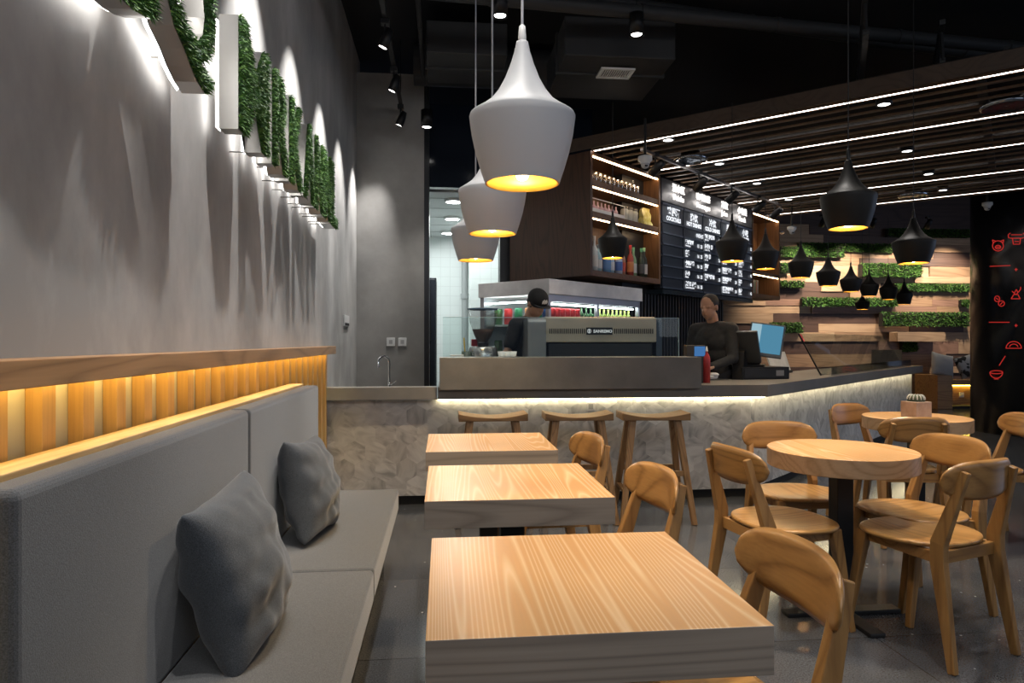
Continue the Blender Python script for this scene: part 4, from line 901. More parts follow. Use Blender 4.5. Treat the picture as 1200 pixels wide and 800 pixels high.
strip(MB(), 5.735, 5.755, SR, s_end(5.74) + .25, ZC + .0, ZC + .12).obj('fascia', wood('fascia_wood', (.06, .038, .025), (.04, .025, .016), 'x', 1, 5, .6), cs)
g = MB()
for s0 in (-6.2, -4.6, -3.0, -1.4, .2): strip(g, 5.76, 10.55, s0 - .03, s0 + .03, ZC + .0125, ZC + .12)
g.obj('cross_rails', BLACKM, cs)
strip(MB(), 5.76, 10.7, SR, 3.0, ZC + .121, ZC + .135).obj('upper_board', mat('upper_black', (.006, .006, .006), .95), cs)
# recessed downlights, round grilles, cameras
dl_names = 'left above the shelf corner|left above the camera dome|left near the menu board spotlights|left between the second and third light line|right, nearest large dot|right, second from the front|right, third from the front|right, farthest small dot'.split('|')
for i, (x, y) in enumerate(((783, 163), (843, 191), (887, 214), (924, 233), (1036, 121), (1063, 176), (1088, 203), (1105, 222))):
    p = atH(x, y, ZC); t = thing('recessed_downlight', 'small recessed downlight in the slatted ceiling, ' + dl_names[i], 'downlight', (p.x, p.y, ZC - .012), group='recessed downlights in the slatted ceiling')
    MB().lathe([(.045, 0), (.06, 0), (.06, .05), (0, .05)], seg=20).obj('rim', BLACK, t); MB().lathe([(0, .003), (.045, .003)], seg=20).obj('lens', emis('down_lens', (1, .97, .95), 5), t)
    if i in (1, 3, 4, 5, 6): light('SPOT', 'recessed_beam', (p.x, p.y, ZC - .03), 30, (1, .92, .82), .03, aim=(p.x, p.y, 0), spot=75, blend=.5)
for i, (x, y, r_) in enumerate(((809, 186, .17), (1178, 122, .17), (908, 272, .15), (1070, 228, .17))):
    p = atH(x, y, ZC - .0); t = thing('round_ceiling_grille', 'round glossy ceiling diffuser disc, ' + ('above the menu board lettering', 'at the right edge of the photo', 'over the far end of the spotlight rail', 'far, above the large far pendant')[i], 'ceiling diffuser', (p.x, p.y, ZC - .03), group='round ceiling diffusers')
    MB().lathe([(r_, .03), (r_ * 1.02, .01), (r_ * .9, 0), (r_ * .8, .012), (r_ * .62, .002), (r_ * .5, .014), (r_ * .3, .004), (0, .016)], seg=32).obj('disc', mat('disc_chrome', (.35, .38, .42), .12, .9), t)
    MB().lathe([(r_ * .55, .03), (r_ * .55, .1), (0, .1)], seg=20).obj('neck', BLACK, t)
def cctv(label, px, py, off_m=None, z=None, Z=None):
    p = atZ(px, py, Z); t = thing('dome_camera', label, 'security camera', p)
    MB().lathe([(.0, .065), (.06, .065), (.062, .03), (.045, .015), (.04, .0)], seg=24).obj('housing', WHITEP, t); MB().ball((0, 0, -.005), .038, 18).obj('dome', mat('dome_grey', (.5, .5, .52), .15), t)
    MB().box((-.012, -.035, -.03), (.012, -.03, -.015)).obj('lens', BLACK, t)
    if p.z + .065 < ZC: MB().tube((0, 0, .065), (0, 0, ZC - p.z + .1), .012, seg=8).obj('mount', BLACK, t)
cctv('white dome security camera hanging beside the top of the bottle shelves', 756, 192, Z=6.0)
cctv('white dome security camera before the black column', 1157, 243, Z=9.0)
cctv('white dome security camera above the left end of the planked wall', 928, 271, Z=9.5)
# spotlight rail in front of menu board
oR = 3.35; tr0 = tof(752, oR); tr1 = tof(915, oR)
rl = thing('menu_light_rail', 'thin dark rail carrying small spotlights in front of the menu board', 'light track', dn(tr0, oR, ZC - .06))
MB().dbox(0, tr1 - tr0, -.015, .015, 0, .025).obj('rail', mat('rail_metal', (.16, .15, .15), .35, .6), rl); MB().dbox(.1, .13, -.01, .01, .025, .09).obj('hanger', BLACK, rl); MB().dbox(tr1 - tr0 - .2, tr1 - tr0 - .17, -.01, .01, .025, .09).obj('hanger', BLACK, rl)
for i, x in enumerate((768, 819, 857, 888, 908)):
    tt = tof(x, oR); p = dn(tt, oR, ZC - .19)
    spot_head('small black spotlight aimed at the menu board, %s along its rail' % ('first', 'second', 'third', 'fourth', 'last')[i], p, dn(tt + .1, offC, 2.6), 'spotlights on the menu rail', 1.15)
    if i: light('SPOT', 'menu_spot_beam', p + N * .05 - Vector((0, 0, .06)), 10, (1, .9, .75), .02, aim=dn(tt + .1, offC, 2.5), spot=60, blend=.6)
# wash on the planked wall
for i, x in enumerate((930, 985, 1045, 1105)):
    p = atY(x, 300, YW); hp = Vector((p.x, YW - 1.0, 3.35))
    spot_head('black ceiling spotlight washing the planked wall, %s of four' % ('leftmost', 'second from left', 'third from left', 'rightmost')[i], hp, (p.x, YW, 2.2), 'spotlights before the planked wall', 1.2)
    light('SPOT', 'plank_beam', hp + Vector((0, .03, -.08)), 240, (1, .86, .68), .02, aim=(p.x, YW, 2.15), spot=80, blend=.7)

# ================================================================ PEOPLE
SKIN = mat('skin', (.42, .24, .16), .5); SHIRT = noisy('black_cotton', (.010, .011, .013), (.018, .019, .022), 30, 3, .9, .2); TROUS = mat('dark_trousers', (.018, .018, .022), .9); CAP = mat('cap_black', (.010, .010, .011), .85); HAIR = mat('hair_black', (.012, .009, .008), .5)
def limb(m, pts, rs, seg=14):
    m.path(pts, rs, seg)
    for p, r in zip(pts, rs): m.ball(p, r, seg)
def remesh(o, vox=.009, sm=3):
    r = o.modifiers.new('remesh', 'REMESH'); r.mode = 'VOXEL'; r.voxel_size = vox; r.use_smooth_shade = True
    s = o.modifiers.new('smooth', 'SMOOTH'); s.iterations = sm; s.factor = .6
def hand(m, wrist, d, palm_n, side):
    d = Vector(d).normalized(); n = Vector(palm_n).normalized(); w = d.cross(n).normalized() * side; W = Vector(wrist)
    m.obox(W + d * .05, d, w, n, .045, .038, .013)
    for k, (o_, l) in enumerate(((-.030, .068), (-.010, .078), (.010, .073), (.030, .056))):
        b = W + d * .09 + w * o_; q = b + d * l * .5 - n * .006; e = q + d * l * .4 - n * l * .35; limb(m, [b, q, e], [.0095, .009, .008], 8)
    b = W + d * .025 - w * .036; limb(m, [b, b + d * .03 - w * .02 - n * .01, b + d * .055 - w * .022 - n * .025], [.012, .0105, .009], 8)
def person(label, pos, yaw, lean, head_pitch, head_yaw, armL, armR, cap=True, scale=1.0, cap_rev=False):
    """faces +Y locally before yaw; feet on the floor"""
    t = thing('person', label, 'person', pos, yaw); t.scale = (scale,) * 3
    hip = Vector((0, 0, .92)); up = Vector((0, sin(R(lean)), cos(R(lean)))); fw = Vector((0, cos(R(lean)), -sin(R(lean))))
    chest = hip + up * .36; neck = hip + up * .52; sh = [neck - up * .05 + Vector((s * .185, 0, 0)) for s in (-1, 1)]
    b = MB(); sw = MB(); tr_ = MB()
    # torso skin under shirt + neck
    hb = neck + up * .09 + fw * .02
    limb(b, [neck - up * .06, neck + up * .02, hb], [.065, .056, .055])
    hq = Matrix.Rotation(R(head_yaw), 4, 'Z') @ Matrix.Rotation(R(-head_pitch), 4, 'X'); hc = hb + (hq @ Vector((0, .022, .085)))
    def hp(x, y, z): return hc + hq @ Vector((x, y, z))
    Mh = hq.to_3x3()
    b.ball(hp(0, -.012, .03), (.076, .093, .088), 24, M=Mh); b.ball(hp(0, .028, -.035), (.058, .062, .075), 20, M=Mh)   # skull, jaw
    b.ball(hp(0, .055, -.085), (.028, .024, .022), 12, M=Mh)                                                               # chin
    b.ball(hp(0, .094, -.012), (.012, .018, .024), 12, M=Mh); b.ball(hp(0, .086, .012), (.010, .014, .022), 10, M=Mh)        # nose
    for s in (-1, 1):
        b.ball(hp(s * .077, -.008, -.008), (.010, .02, .031), 12, M=Mh); b.ball(hp(s * .034, .066, .02), (.02, .016, .010), 10, M=Mh)
    b.ball(hp(0, .082, -.052), (.024, .012, .007), 10, M=Mh)
    limb(b, [hip, hip + up * .2, chest, neck - up * .08], [.10, .085, .09, .055])
    for s, (el, wr) in ((-1, armL), (1, armR)):
        S0 = sh[(s + 1) // 2]; E0 = Vector(el); W0 = Vector(wr)
        limb(b, [neck - up * .08, S0, E0, W0], [.045, .045, .038, .026]); hand(b, W0, (W0 - E0), Vector((0, 0, 1)), s)
        limb(sw, [S0, S0 * .35 + E0 * .65], [.070, .060]) if cap else limb(sw, [S0, E0, W0], [.070, .054, .042])
        limb(b, [hip + Vector((s * .09, 0, -.02)), Vector((s * .11, .02, .48)), Vector((s * .11, -.01, .09))], [.082, .055, .038]); limb(b, [Vector((s * .11, -.03, .05)), Vector((s * .12, .12, .035))], [.04, .032])
        limb(tr_, [hip + Vector((s * .085, 0, .03)), Vector((s * .11, .02, .48)), Vector((s * .11, -.01, .10))], [.105, .078, .066])
        sh_ = MB(); sh_.ball((s * .115, .05, .04), (.048, .135, .05), 16); sh_.box((s * .115 - .045, -.08, 0), (s * .115 + .045, .17, .022)); sh_.obj('shoe', BLACKM, t)
    o = b.obj('body', SKIN, t); remesh(o, .0075, 2)
    for w_, k in ((0, hip + up * .02), (1, chest)): pass
    for a_, r_ in ((hip - up * .06, .135), (hip + up * .1, .128), (hip + up * .24, .14), (chest, .155)):
        sw.ball(a_ + Vector((-.055, 0, 0)), r_ * .86, 18); sw.ball(a_ + Vector((.055, 0, 0)), r_ * .86, 18)
    limb(sw, [sh[0], neck - up * .04, sh[1]], [.072, .085, .072]); sw.ball(neck - up * .07, (.15, .115, .09), 18); sw.tube(neck - up * .06, neck + up * .012, .085, .072, 20); sw.ball(chest + up * .06, (.17, .13, .12), 18)
    o = sw.obj('shirt', SHIRT, t); remesh(o, .011, 4)
    tr_.ball(hip - up * .03, (.155, .12, .12), 18); o = tr_.obj('trousers', TROUS, t); remesh(o, .012, 4)
    hr = MB(); hr.ball(hp(0, -.026, .038), (.083, .094, .088), 24, M=Mh)
    if cap:
        vs = []
        c_ = MB(); c_.ball(hp(0, -.008, .05), (.088, .106, .088), 28, M=Mh)
        br = MB(); pl = []
        for i in range(13):
            a_ = pi * i / 12; pl.append((.078 * cos(a_), .07 + .085 * sin(a_)))
        k_ = len(pl); vv = [hp(x, y, .05 - .9 * (x * x) * 3) for x, y in pl] + [hp(x, y, .044 - .9 * (x * x) * 3) for x, y in pl]
        br.add(vv, [tuple(range(k_)), tuple(range(k_, 2 * k_))[::-1]] + [(i, (i + 1) % k_, (i + 1) % k_ + k_, i + k_) for i in range(k_)])
        co = c_.obj('cap', CAP, t); br.obj('cap_brim', CAP, co)
        em = MB(); fr_ = frame(hq @ Vector((-1, 0, 0)).to_4d().to_3d() if False else (hq.to_3x3() @ Vector((-1, 0, 0))), hq.to_3x3() @ Vector((0, 0, 1)), hq.to_3x3() @ Vector((0, 1, 0)), hp(0, .092, .075))
        for (x, y, w, h) in ((-.022, .0, .004, .016), (-.012, .006, .004, .02), (0, 0, .004, .018), (.01, .006, .004, .02), (.02, .0, .004, .014)): em.add([fr_ @ Vector(q) for q in ((x - w, y - h, .009), (x + w, y - h, .009), (x + w * 1.6, y + h, .006), (x - w, y + h, .006))], [(0, 1, 2, 3)])
        em.obj('cap_emblem', WHITEP, co)
        hr.v = []; hr.f = []; hr.mi = []; hr.sm = []; hr.ball(hp(0, -.03, -.005), (.079, .082, .05), 20, M=Mh)
    hr.obj('hair', HAIR, t)
    return t
P1 = atZ(607, 400, 6.12)
person('person in black cap and black T-shirt bending over the coffee machine', (P1.x, P1.y, 0), R(-130), 13, 34, -24, ((-.25, .05, 1.14), (-.12, .19, 1.02)), ((.25, .05, 1.14), (.12, .19, 1.02)), True, 1.0)
P2 = atZ(839, 400, 6.35)
person('dark-clothed person with short dark hair standing behind the till', (P2.x, P2.y, 0), R(128), 6, 15, 0, ((-.23, .1, 1.12), (-.16, .34, 1.05)), ((.23, .1, 1.12), (.16, .34, 1.05)), False, .97)

# ================================================================ TILL AND THINGS ON THE WORKTOP
rz = math.atan2(D.y, D.x)
c = atH(891, 444, SLAB_T)
t = thing('cash_drawer', 'black box cash drawer on the worktop corner below the till screen', 'cash drawer', (c.x, c.y + .08, SLAB_T), R(8))
MB().box((-.22, -.12, 0), (.26, .2, .11)).obj('body', BLACK, t, .005); MB().box((-.20, -.124, .015), (.24, -.12, .095)).obj('drawer_front', mat('drawer_black', (.02, .02, .022), .3), t, .002); MB().box((.12, -.127, .03), (.2, -.124, .08)).obj('lock_plate', mat('lock_grey', (.25, .25, .25), .4), t)
c2 = atZ(884, 420, 6.0)
t = thing('till_monitor', 'till touch screen showing a pale blue display, tilted on a black stand', 'monitor', (c.x - .02, c.y + .12, SLAB_T + .111), R(-28))
sq = Matrix.Rotation(R(-16), 4, 'X')
Msc = Matrix.Translation((.12, -.10, .24)) @ Matrix.Rotation(R(8), 4, 'Y') @ sq
MB().box((-.15, -.0, -.15), (.15, .03, .16)).xf(Msc).obj('bezel', mat('bezel_dark', (.10, .12, .14), .35), t, .006)
MB().box((-.135, -.003, -.12), (.135, .0, .145)).xf(Msc).obj('screen', emis('screen_blue', (.10, .30, .45), .8), t)
g = MB(); g.box((-.135, -.0045, -.12), (-.05, -.003, .145)); g.obj('screen_menu', emis('screen_pale', (.38, .6, .7), .8), t); 
for ch in kids(t):
    if ch.name.startswith('screen_menu'):
        ch.data.transform(Msc)
MB().prism([(-.06, 0), (.06, 0), (.05, .30), (-.02, .33), (-.05, .28)], -.07, .07, ax='x').box((-.11, -.10, 0), (.11, .12, .02)).obj('stand', BLACK, t, .006)
c3 = atZ(868, 420, 6.2)
t = thing('till_monitor', 'second till monitor seen from behind, dark slanting back', 'monitor', (c3.x, c3.y, SLAB_T), R(140))
MB().box((-.17, -.0, -.15), (.17, .035, .17)).xf(Matrix.Translation((0, 0, .29)) @ Matrix.Rotation(R(-28), 4, 'X')).obj('back_case', mat('case_dark', (.03, .033, .036), .4), t, .008); MB().prism([(-.08, 0), (.1, 0), (.07, .25), (.0, .28)], -.05, .05, ax='x').obj('stand', BLACK, t, .005)
c = atH(862, 442, SLAB_T)
t = thing('receipt_printer', 'black receipt printer with loose cables left of the cash drawer', 'printer', (c.x, c.y + .12, SLAB_T), R(6)); MB().prism([(-.1, 0), (.1, 0), (.1, .10), (.03, .13), (-.1, .09)], -.09, .09, ax='x').obj('body', BLACK, t, .006); MB().box((-.05, -.02, .118), (.05, .03, .16)).obj('paper', WHITEP, t)
cb = MB(); random.seed(2)
for i in range(4): cb.path([(c.x - .28 + .06 * k + random.uniform(-.03, .03), c.y - .04 + random.uniform(-.03, .06), SLAB_T + .008 + (random.uniform(0, .05) if k % 2 else 0)) for k in range(7)], .004, 6)
tag(cb.obj('cable_tangle', BLACK), 'tangle of black cables on the worktop before the receipt printer', 'cables')
c = atH(835, 446, SLAB_T)
tag(MB().ball((c.x, c.y + .1, SLAB_T + .03), (.09, .06, .03), 16).ball((c.x + .04, c.y + .08, SLAB_T + .05), (.05, .04, .02), 14).obj('folded_cloth', mat('cloth_white', (.6, .6, .62), .9)), 'crumpled white cloth on the worktop beside the ledge end', 'cloth')
c = atZ(828, 420, 5.6); t = thing('sauce_bottle', 'red squeeze bottle with white cap behind the ledge end', 'bottle', (c.x, c.y, SLAB_T)); bottle_mb(.03, .26, .3, .75).obj('body', mat('sauce_red', (.45, .04, .04), .35), t); MB().lathe([(.012, .26), (.004, .30), (0, .30)], seg=10).obj('nozzle', WHITEP, t)
c = atZ(817, 415, 5.62); t = thing('card_terminal', 'small boxy terminal with glowing blue screen at the ledge end', 'terminal', (c.x, c.y, SLAB_T)); MB().box((-.10, -.03, 0), (.06, .05, .31)).obj('body', mat('terminal_brown', (.06, .05, .04), .4), t, .006); MB().box((-.035, -.034, .22), (.055, -.03, .30)).obj('screen', emis('screen_cobalt', (.06, .18, .42), .9), t)
# tilted glass guard further along
oG = offS + .16; g0 = tof(962, oG); g1 = tof(1058, oG)
P = dn(g0, oG, SLAB_T); t = thing('glass_guard', 'tilted clear glass food guard on the angled part of the counter', 'glass guard', P)
tl = Vector((-.10, .0, 0)); bk = N * .22 + Vector((0, 0, .42)); n_ = bk.cross(D).normalized() * .005
pts = [Vector((0, 0, 0)), D * (g1 - g0), D * (g1 - g0) + bk, bk]
def slab4(pts, nn): return MB().add([p - nn for p in pts] + [p + nn for p in pts], BOXF)
slab4(pts, n_).obj('glass_pane', GLS, t)
slab4([p + Vector((0, 0, 0)) for p in (Vector((0, 0, 0)), D * .012, D * .012 + bk, bk)], n_ * 1.3).obj('edge_strip', BLACK, t)
slab4([bk * .8 + D * .012, bk * .8 + D * .05, bk * .98 + D * .05, bk * .98 + D * .012], n_ * 1.5).obj('red_sticker', mat('sticker_red', (.7, .05, .07), .4, emit=None), t)
MB().dbox(.03, g1 - g0, -.10, -.09, 0, .09).obj('front_rail', glass('rail_glass', (.72, .75, .78), .05, .25), t)
tag(MB().dbox(tof(1057, oG + .1), tE - .02, oG + .1, oG + .5, SLAB_T, SLAB_T + .22).obj('end_box', mat('box_olive', (.10, .09, .075), .4), bevel=.004), 'dull olive box at the far end of the counter', 'box')
c = dn(g0 + .15, oG + .45, SLAB_T)
t = thing('paper_stand', 'white sheet propped up behind the glass guard', 'display stand', c, rz); MB().box((-.25, 0, 0), (.35, .03, .03)).obj('foot', BLACK, t); MB().box((-.22, .0, .03), (.32, .012, .24)).xf(Matrix.Rotation(R(-18), 4, 'X')).obj('sheet', noisy('paper_print', (.62, .62, .6), (.5, .5, .48), 6, 2, .6, 0), t)

# ================================================================ PENDANT LAMPS
def lampshape(W, T):  # W width, T total shade height ; outer profile from the bottom rim up
    r = W / 2
    return [(r * .70, 0), (r * .79, T * .10), (r * .885, T * .22), (r * .955, T * .34), (r * .985, T * .42), (r, T * .465), (r * .985, T * .48), (r * .80, T * .525), (r * .62, T * .575), (r * .46, T * .65), (r * .33, T * .74), (r * .225, T * .84), (r * .15, T * .93), (r * .12, T * .985), (r * .11, T), (0, T)]
def pendant(label, px, Zd, bottom, W, T, white, power, group, top=4.25, proto=None):
    p = atZ(px, 400, Zd); c = (p.x, p.y, bottom)
    t = thing('pendant_lamp', label, 'pendant lamp', c, group=group)
    pr = lampshape(W, T); MB().lathe(pr, seg=48).obj('shade', LAMPW if white else LAMPK, t)
    inn = [(max(0, r - .006), z) for r, z in pr[:6]] + [(pr[8][0] - .006, T * .56), (0, T * .66)]
    inn = [(pr[0][0], 0)] + inn[0:]
    MB().lathe(inn, seg=48).obj('shade_lining', GOLD, t)
    MB().lathe([(0, T * .02), (.016, T * .035), (.028, T * .1), (.026, T * .17), (.014, T * .24), (.014, T * .6)], seg=16).obj('bulb', BULB, t)
    MB().lathe([(W * .035, T), (W * .04, T + .012), (W * .03, T + .05), (W * .012, T + .055), (0, T + .055)], seg=14).obj('cord_grip', WHITEP if white else BLACK, t)
    MB().tube((0, 0, T + .05), (0, 0, top - bottom), .0045 if white else .0028, seg=8, ).obj('cord', mat('cord_pale', (.50, .50, .53), .4) if white else BLACK, t)
    if power:
        light('SPOT', 'pendant_beam', (c[0], c[1], bottom + T * .015), power * 1.6, (1, .74, .44), .03, aim=(c[0], c[1], 0), spot=120, blend=.7)
        light('POINT', 'pendant_glow', (c[0], c[1], bottom + T * .3), power * .12, (1, .66, .30), .025)
wd = ('large white pendant, nearest and biggest, over the second square table', 'white pendant lamp, middle of the three in line', 'white pendant lamp, farthest and smallest of the three')
for i, (px, Zd, b_, T) in enumerate(((612, 2.19, 1.745, .455), (577, 3.4, 1.775, .455), (557.5, 4.65, 1.79, .455))):
    pendant(wd[i], px, Zd, b_, .34, T, True, (22, 22, 16)[i], 'white pendant lamps')
bl = [(994, 4.36 * .94, .243 + .075, 'big black pendant over the near round table', 1.92, 30), (1070.5, 6.2 * .94, .335, 'big black pendant before the planked wall, over the far round table', 1.88, 22)]
# sizes follow from the distances measured above
LB = [(994, 3.10, .24, 'black pendant over the near round table, largest black one', 1.752, .31, 30, 'black pendants over round tables'),
      (1070.5, 4.48, .258, 'black pendant over the far round table, second largest', 1.752, .30, 24, 'black pendants over round tables'),
      (718, 5.62, .245, 'black pendant before the bottle shelves, leftmost of the counter row', 1.925, .335, 9, 'black pendants over the counter'),
      (858, 5.6, .262, 'black pendant before the menu board, left one of the two there', 1.895, .34, 9, 'black pendants over the counter'),
      (897, 6.37, .247, 'black pendant before the narrow shelf unit right of the menu board', 1.915, .33, 9, 'black pendants over the counter'),
      (938.5, 7.24, .262, 'black pendant at the left end of the planked wall group', 1.915, .34, 7, 'black pendants over the counter'),
      (970.5, 8.3, .28, 'second black pendant from left in the planked wall group', 1.915, .35, 7, 'black pendants over the counter'),
      (997, 9.2, .275, 'third black pendant from left in the planked wall group', 1.91, .34, 5, 'black pendants over the counter'),
      (1018.5, 10.0, .27, 'fourth from left, above the lowest small black pendant', 1.905, .34, 5, 'black pendants over the counter'),
      (1041, 10.8, .265, 'fifth from left in the planked wall group', 1.905, .38, 5, 'black pendants over the counter'),
      (1059.5, 11.4, .26, 'smallest looking slim black pendant, right end of the group', 1.86, .38, 5, 'black pendants over the counter'),
      (1010.5, 11.9, .25, 'lowest hanging small black pendant below the others', 1.80, .25, 4, 'black pendants over the counter')]
for (px, Zd, W, lab, b_, T, pw, grp) in LB: pendant(lab, px, Zd, b_, W, T, False, pw, grp, top=4.25 if Zd < 5 else ZC + .1)

# ================================================================ TABLES
def ptext(): pass
def square_table(x0, x1, ya, yb, label):
    cx, cy = (x0 + x1) / 2, (ya + yb) / 2; w, d = (x1 - x0) / 2, (yb - ya) / 2
    t = thing('square_table', label, 'table', (cx, cy, 0), group='square tables beside the sofa')
    o = MB().box((-w, -d, .664), (w, d, .75)).obj('tabletop', [TABLE, TEDGE], t, .0015)
    for p in o.data.polygons: p.material_index = 0 if p.normal.z > .5 else 1
    MB().box((-.042, -.042, .012), (.042, .042, .652)).obj('post', BLACK, t, .003)
    MB().box((-.2, -.035, 0), (.2, .035, .018)).box((-.035, -.2, .001), (.035, .2, .017)).obj('foot_cross', BLACK, t, .003)
    MB().box((-.15, -.15, .652), (.15, .15, .664)).obj('top_plate', BLACK, t)
square_table(-.030, .568, 1.127, 1.715, 'square light wood table nearest the camera')
square_table(-.059, .538, 2.108, 2.712, 'square light wood table, middle one of three')
square_table(-.080, .515, 3.05, 3.645, 'square light wood table farthest away, before the bar stools')
def round_table(c, r, label):
    t = thing('round_table', label, 'table', (c.x, c.y, 0), group='round cafe tables')
    o = MB().lathe([(0, .67), (r - .003, .67), (r, .673), (r, .747), (r - .003, .75), (0, .75)], seg=96, sm=False).obj('tabletop', [TABLE, REDGE], t)
    for p in o.data.polygons: p.material_index = 0 if p.normal.z > .5 else 1; p.use_smooth = False
    MB().box((-.038, -.038, .012), (.038, .038, .66)).obj('post', BLACK, t, .003); MB().box((-.27, -.035, 0), (.27, .035, .02)).box((-.035, -.27, .001), (.035, .27, .019)).obj('foot_cross', BLACK, t, .004); MB().box((-.14, -.14, .658), (.14, .14, .67)).obj('top_plate', BLACK, t)
RT1 = cam2room(1.503, 3.12); RT2 = cam2room(2.64, 4.46)
round_table(RT1, .317, 'near round wooden table with a black pedestal on the right')
round_table(RT2, .317, 'far round wooden table carrying the cactus pot')
c = atH(1073.5, 489, .75)
t = thing('cactus_pot', 'square pinkish stone pot with a round cactus on the far round table', 'potted plant', (c.x, c.y, .75), R(10))
MB().box((-.062, -.062, 0), (.062, .062, .105)).obj('pot', noisy('stone_pot', (.36, .26, .20), (.5, .38, .31), 12, 6, .8, .2), t, .004)
ct2 = MB()
for k in range(14):
    a_ = 2 * pi * k / 14; ct2.ball((.03 * cos(a_), .03 * sin(a_), .115), (.022, .022, .032), 10)
ct2.ball((0, 0, .115), (.04, .04, .035), 14); ct2.obj('cactus', noisy('cactus_green', (.05, .07, .04), (.12, .14, .09), 20, 3, .8, .3), t)
sp = MB()
for k in range(14):
    a_ = 2 * pi * k / 14
    for j in range(5):
        b_ = .2 + j * .3; p = Vector((.03 * cos(a_) + .021 * cos(a_) * cos(b_), .03 * sin(a_) + .021 * sin(a_) * cos(b_), .115 + .031 * sin(b_))); sp.ball(p, .0045, 6)
sp.obj('spine_tufts', WHITEP, t)

# ================================================================ CHAIRS
def make_chair(name, label):
    t = thing(name, label, 'chair', group='oak cafe chairs')
    # seat
    n = 48; rings = []; vs = []
    def outl(a):
        c_, s_ = cos(a), sin(a); x = .225 * math.copysign(abs(c_) ** .82, c_); y = .205 * math.copysign(abs(s_) ** .86, s_)
        return x * (1 + .06 * s_), y
    prof = [(0, .446, 1), (.35, .447, 1), (.7, .452, 1), (.93, .457, 1), (.985, .456, 1), (1, .449, 1), (.985, .441, 1), (.9, .437, 1), (.0, .434, 1)]
    for k, z, _ in prof:
        for i in range(n):
            x, y = outl(2 * pi * i / n); vs.append((x * k, y * k + .01, z))
    fs = [(r * n + i, (r + 1) * n + i, (r + 1) * n + (i + 1) % n, r * n + (i + 1) % n) for r in range(len(prof) - 1) for i in range(n)]
    MB().add(vs, fs, 0, True).obj('seat', OAK, t)
    for s in (-1, 1):
        MB().polybar([(s * .178, .222, 0), (s * .158, .15, .438)], [(.026, .028), (.042, .046)]).obj('front_leg', OAKZ, t, .005)
        MB().polybar([(s * .195, -.25, 0), (s * .178, -.185, .40), (s * .176, -.185, .47), (s * .146, -.268, .752)], [(.026, .03), (.034, .056), (.034, .056), (.026, .028)]).obj('rear_leg', OAKZ, t, .004)
    MB().bar((-.16, -.178, .41), (.16, -.178, .41), .05, .02, up=(0, 0, 1)).bar((-.15, .14, .414), (.15, .14, .414), .04, .02, up=(0, 0, 1)).bar((-.168, -.17, .41), (-.15, .13, .416), .045, .02, up=(0, 0, 1)).bar((.168, -.17, .41), (.15, .13, .416), .045, .02, up=(0, 0, 1)).obj('seat_frame', OAKX, t, .003)
    # backrest, curved oval board
    U, V = 28, 10; vs = []; th = .020
    for side in (0, 1):
        for i in range(U + 1):
            u = -1 + 2 * i / U; hh_ = max(.004, .078 * (1 - abs(u) ** 4.2) ** .5)
            for j in range(V + 1):
                v = -1 + 2 * j / V; e = sqrt(max(0, 1 - abs(v) ** 6)) * sqrt(max(0, 1 - abs(u) ** 10)); a_ = u * .52; rad = .42
                x = rad * sin(a_) * 1.03; y = -.262 + rad * (1 - cos(a_)) - .003; z = .714 + v * hh_ * (1 if v > 0 else 1 - .22 * u * u) - .006 * abs(u) ** 2
                y += -.10 * (z - .716) + (1 if side else -1) * th / 2 * e * (1)
                vs.append((x, y, z))
    W1 = (U + 1) * (V + 1); fs = []
    for i in range(U):
        for j in range(V):
            q = (i * (V + 1) + j, (i + 1) * (V + 1) + j, (i + 1) * (V + 1) + j + 1, i * (V + 1) + j + 1); fs.append(q); fs.append(tuple(W1 + k for k in q[::-1]))
    o = MB().add(vs, fs, 0, True).obj('backrest', OAKX, t)
    w_ = o.modifiers.new('weld', 'WELD'); w_.merge_threshold = .0008
    return t
CH0 = None
def chair(label, back=None, seat=None, face=(0, 1), cam=True):
    """back: centre of the backrest in camera floor coordinates; face: where the sitter looks"""
    global CH0
    f = cam2room(*face) if cam else Vector((*face, 0)); f.normalize()
    if back: p = (cam2room(*back) if cam else Vector((*back, 0))) + f * .245
    else: p = cam2room(*seat) if cam else Vector((*seat, 0))
    a_ = math.atan2(f.y, f.x) - pi / 2
    if CH0 is None: CH0 = make_chair('cafe_chair', label); CH0.location = (p.x, p.y, 0); CH0.rotation_euler.z = a_
    else: dup(CH0, label, (p.x, p.y, 0), a_)
chair('oak chair nearest the camera, tucked under the nearest square table', back=(.79, 1.47), face=(-.988, -.06), cam=False)
chair('oak chair tucked under the middle square table', back=(.765, 2.40), face=(-.989, -.142), cam=False)
chair('oak chair under the farthest square table, before the bar stools', back=(.715, 3.28), face=(-.985, -.17), cam=False)
chair('oak chair on the left side of the near round table, back towards the camera left', back=(.955, 2.97), face=(.966, .259))
chair('oak chair behind the near round table, against the marble counter', back=(1.49, 3.84), face=(.05, -1))
chair('oak chair right of the near round table, seen from behind, nearest on the right', seat=(1.715, 2.85), face=(-.418, .908))
chair('oak chair right of the near round table facing left, behind the nearest right one', back=(2.115, 3.27), face=(-.955, -.30))
chair('oak chair left behind the far round table, against the marble counter', back=(2.43, 4.95), face=(.45, -.89))
chair('oak chair seen from behind on the near side of the far round table', back=(2.42, 4.08), face=(.06, 1))
chair('oak chair at the right edge of the photo, right of the far round table', back=(3.21, 4.28), face=(-.97, .1))

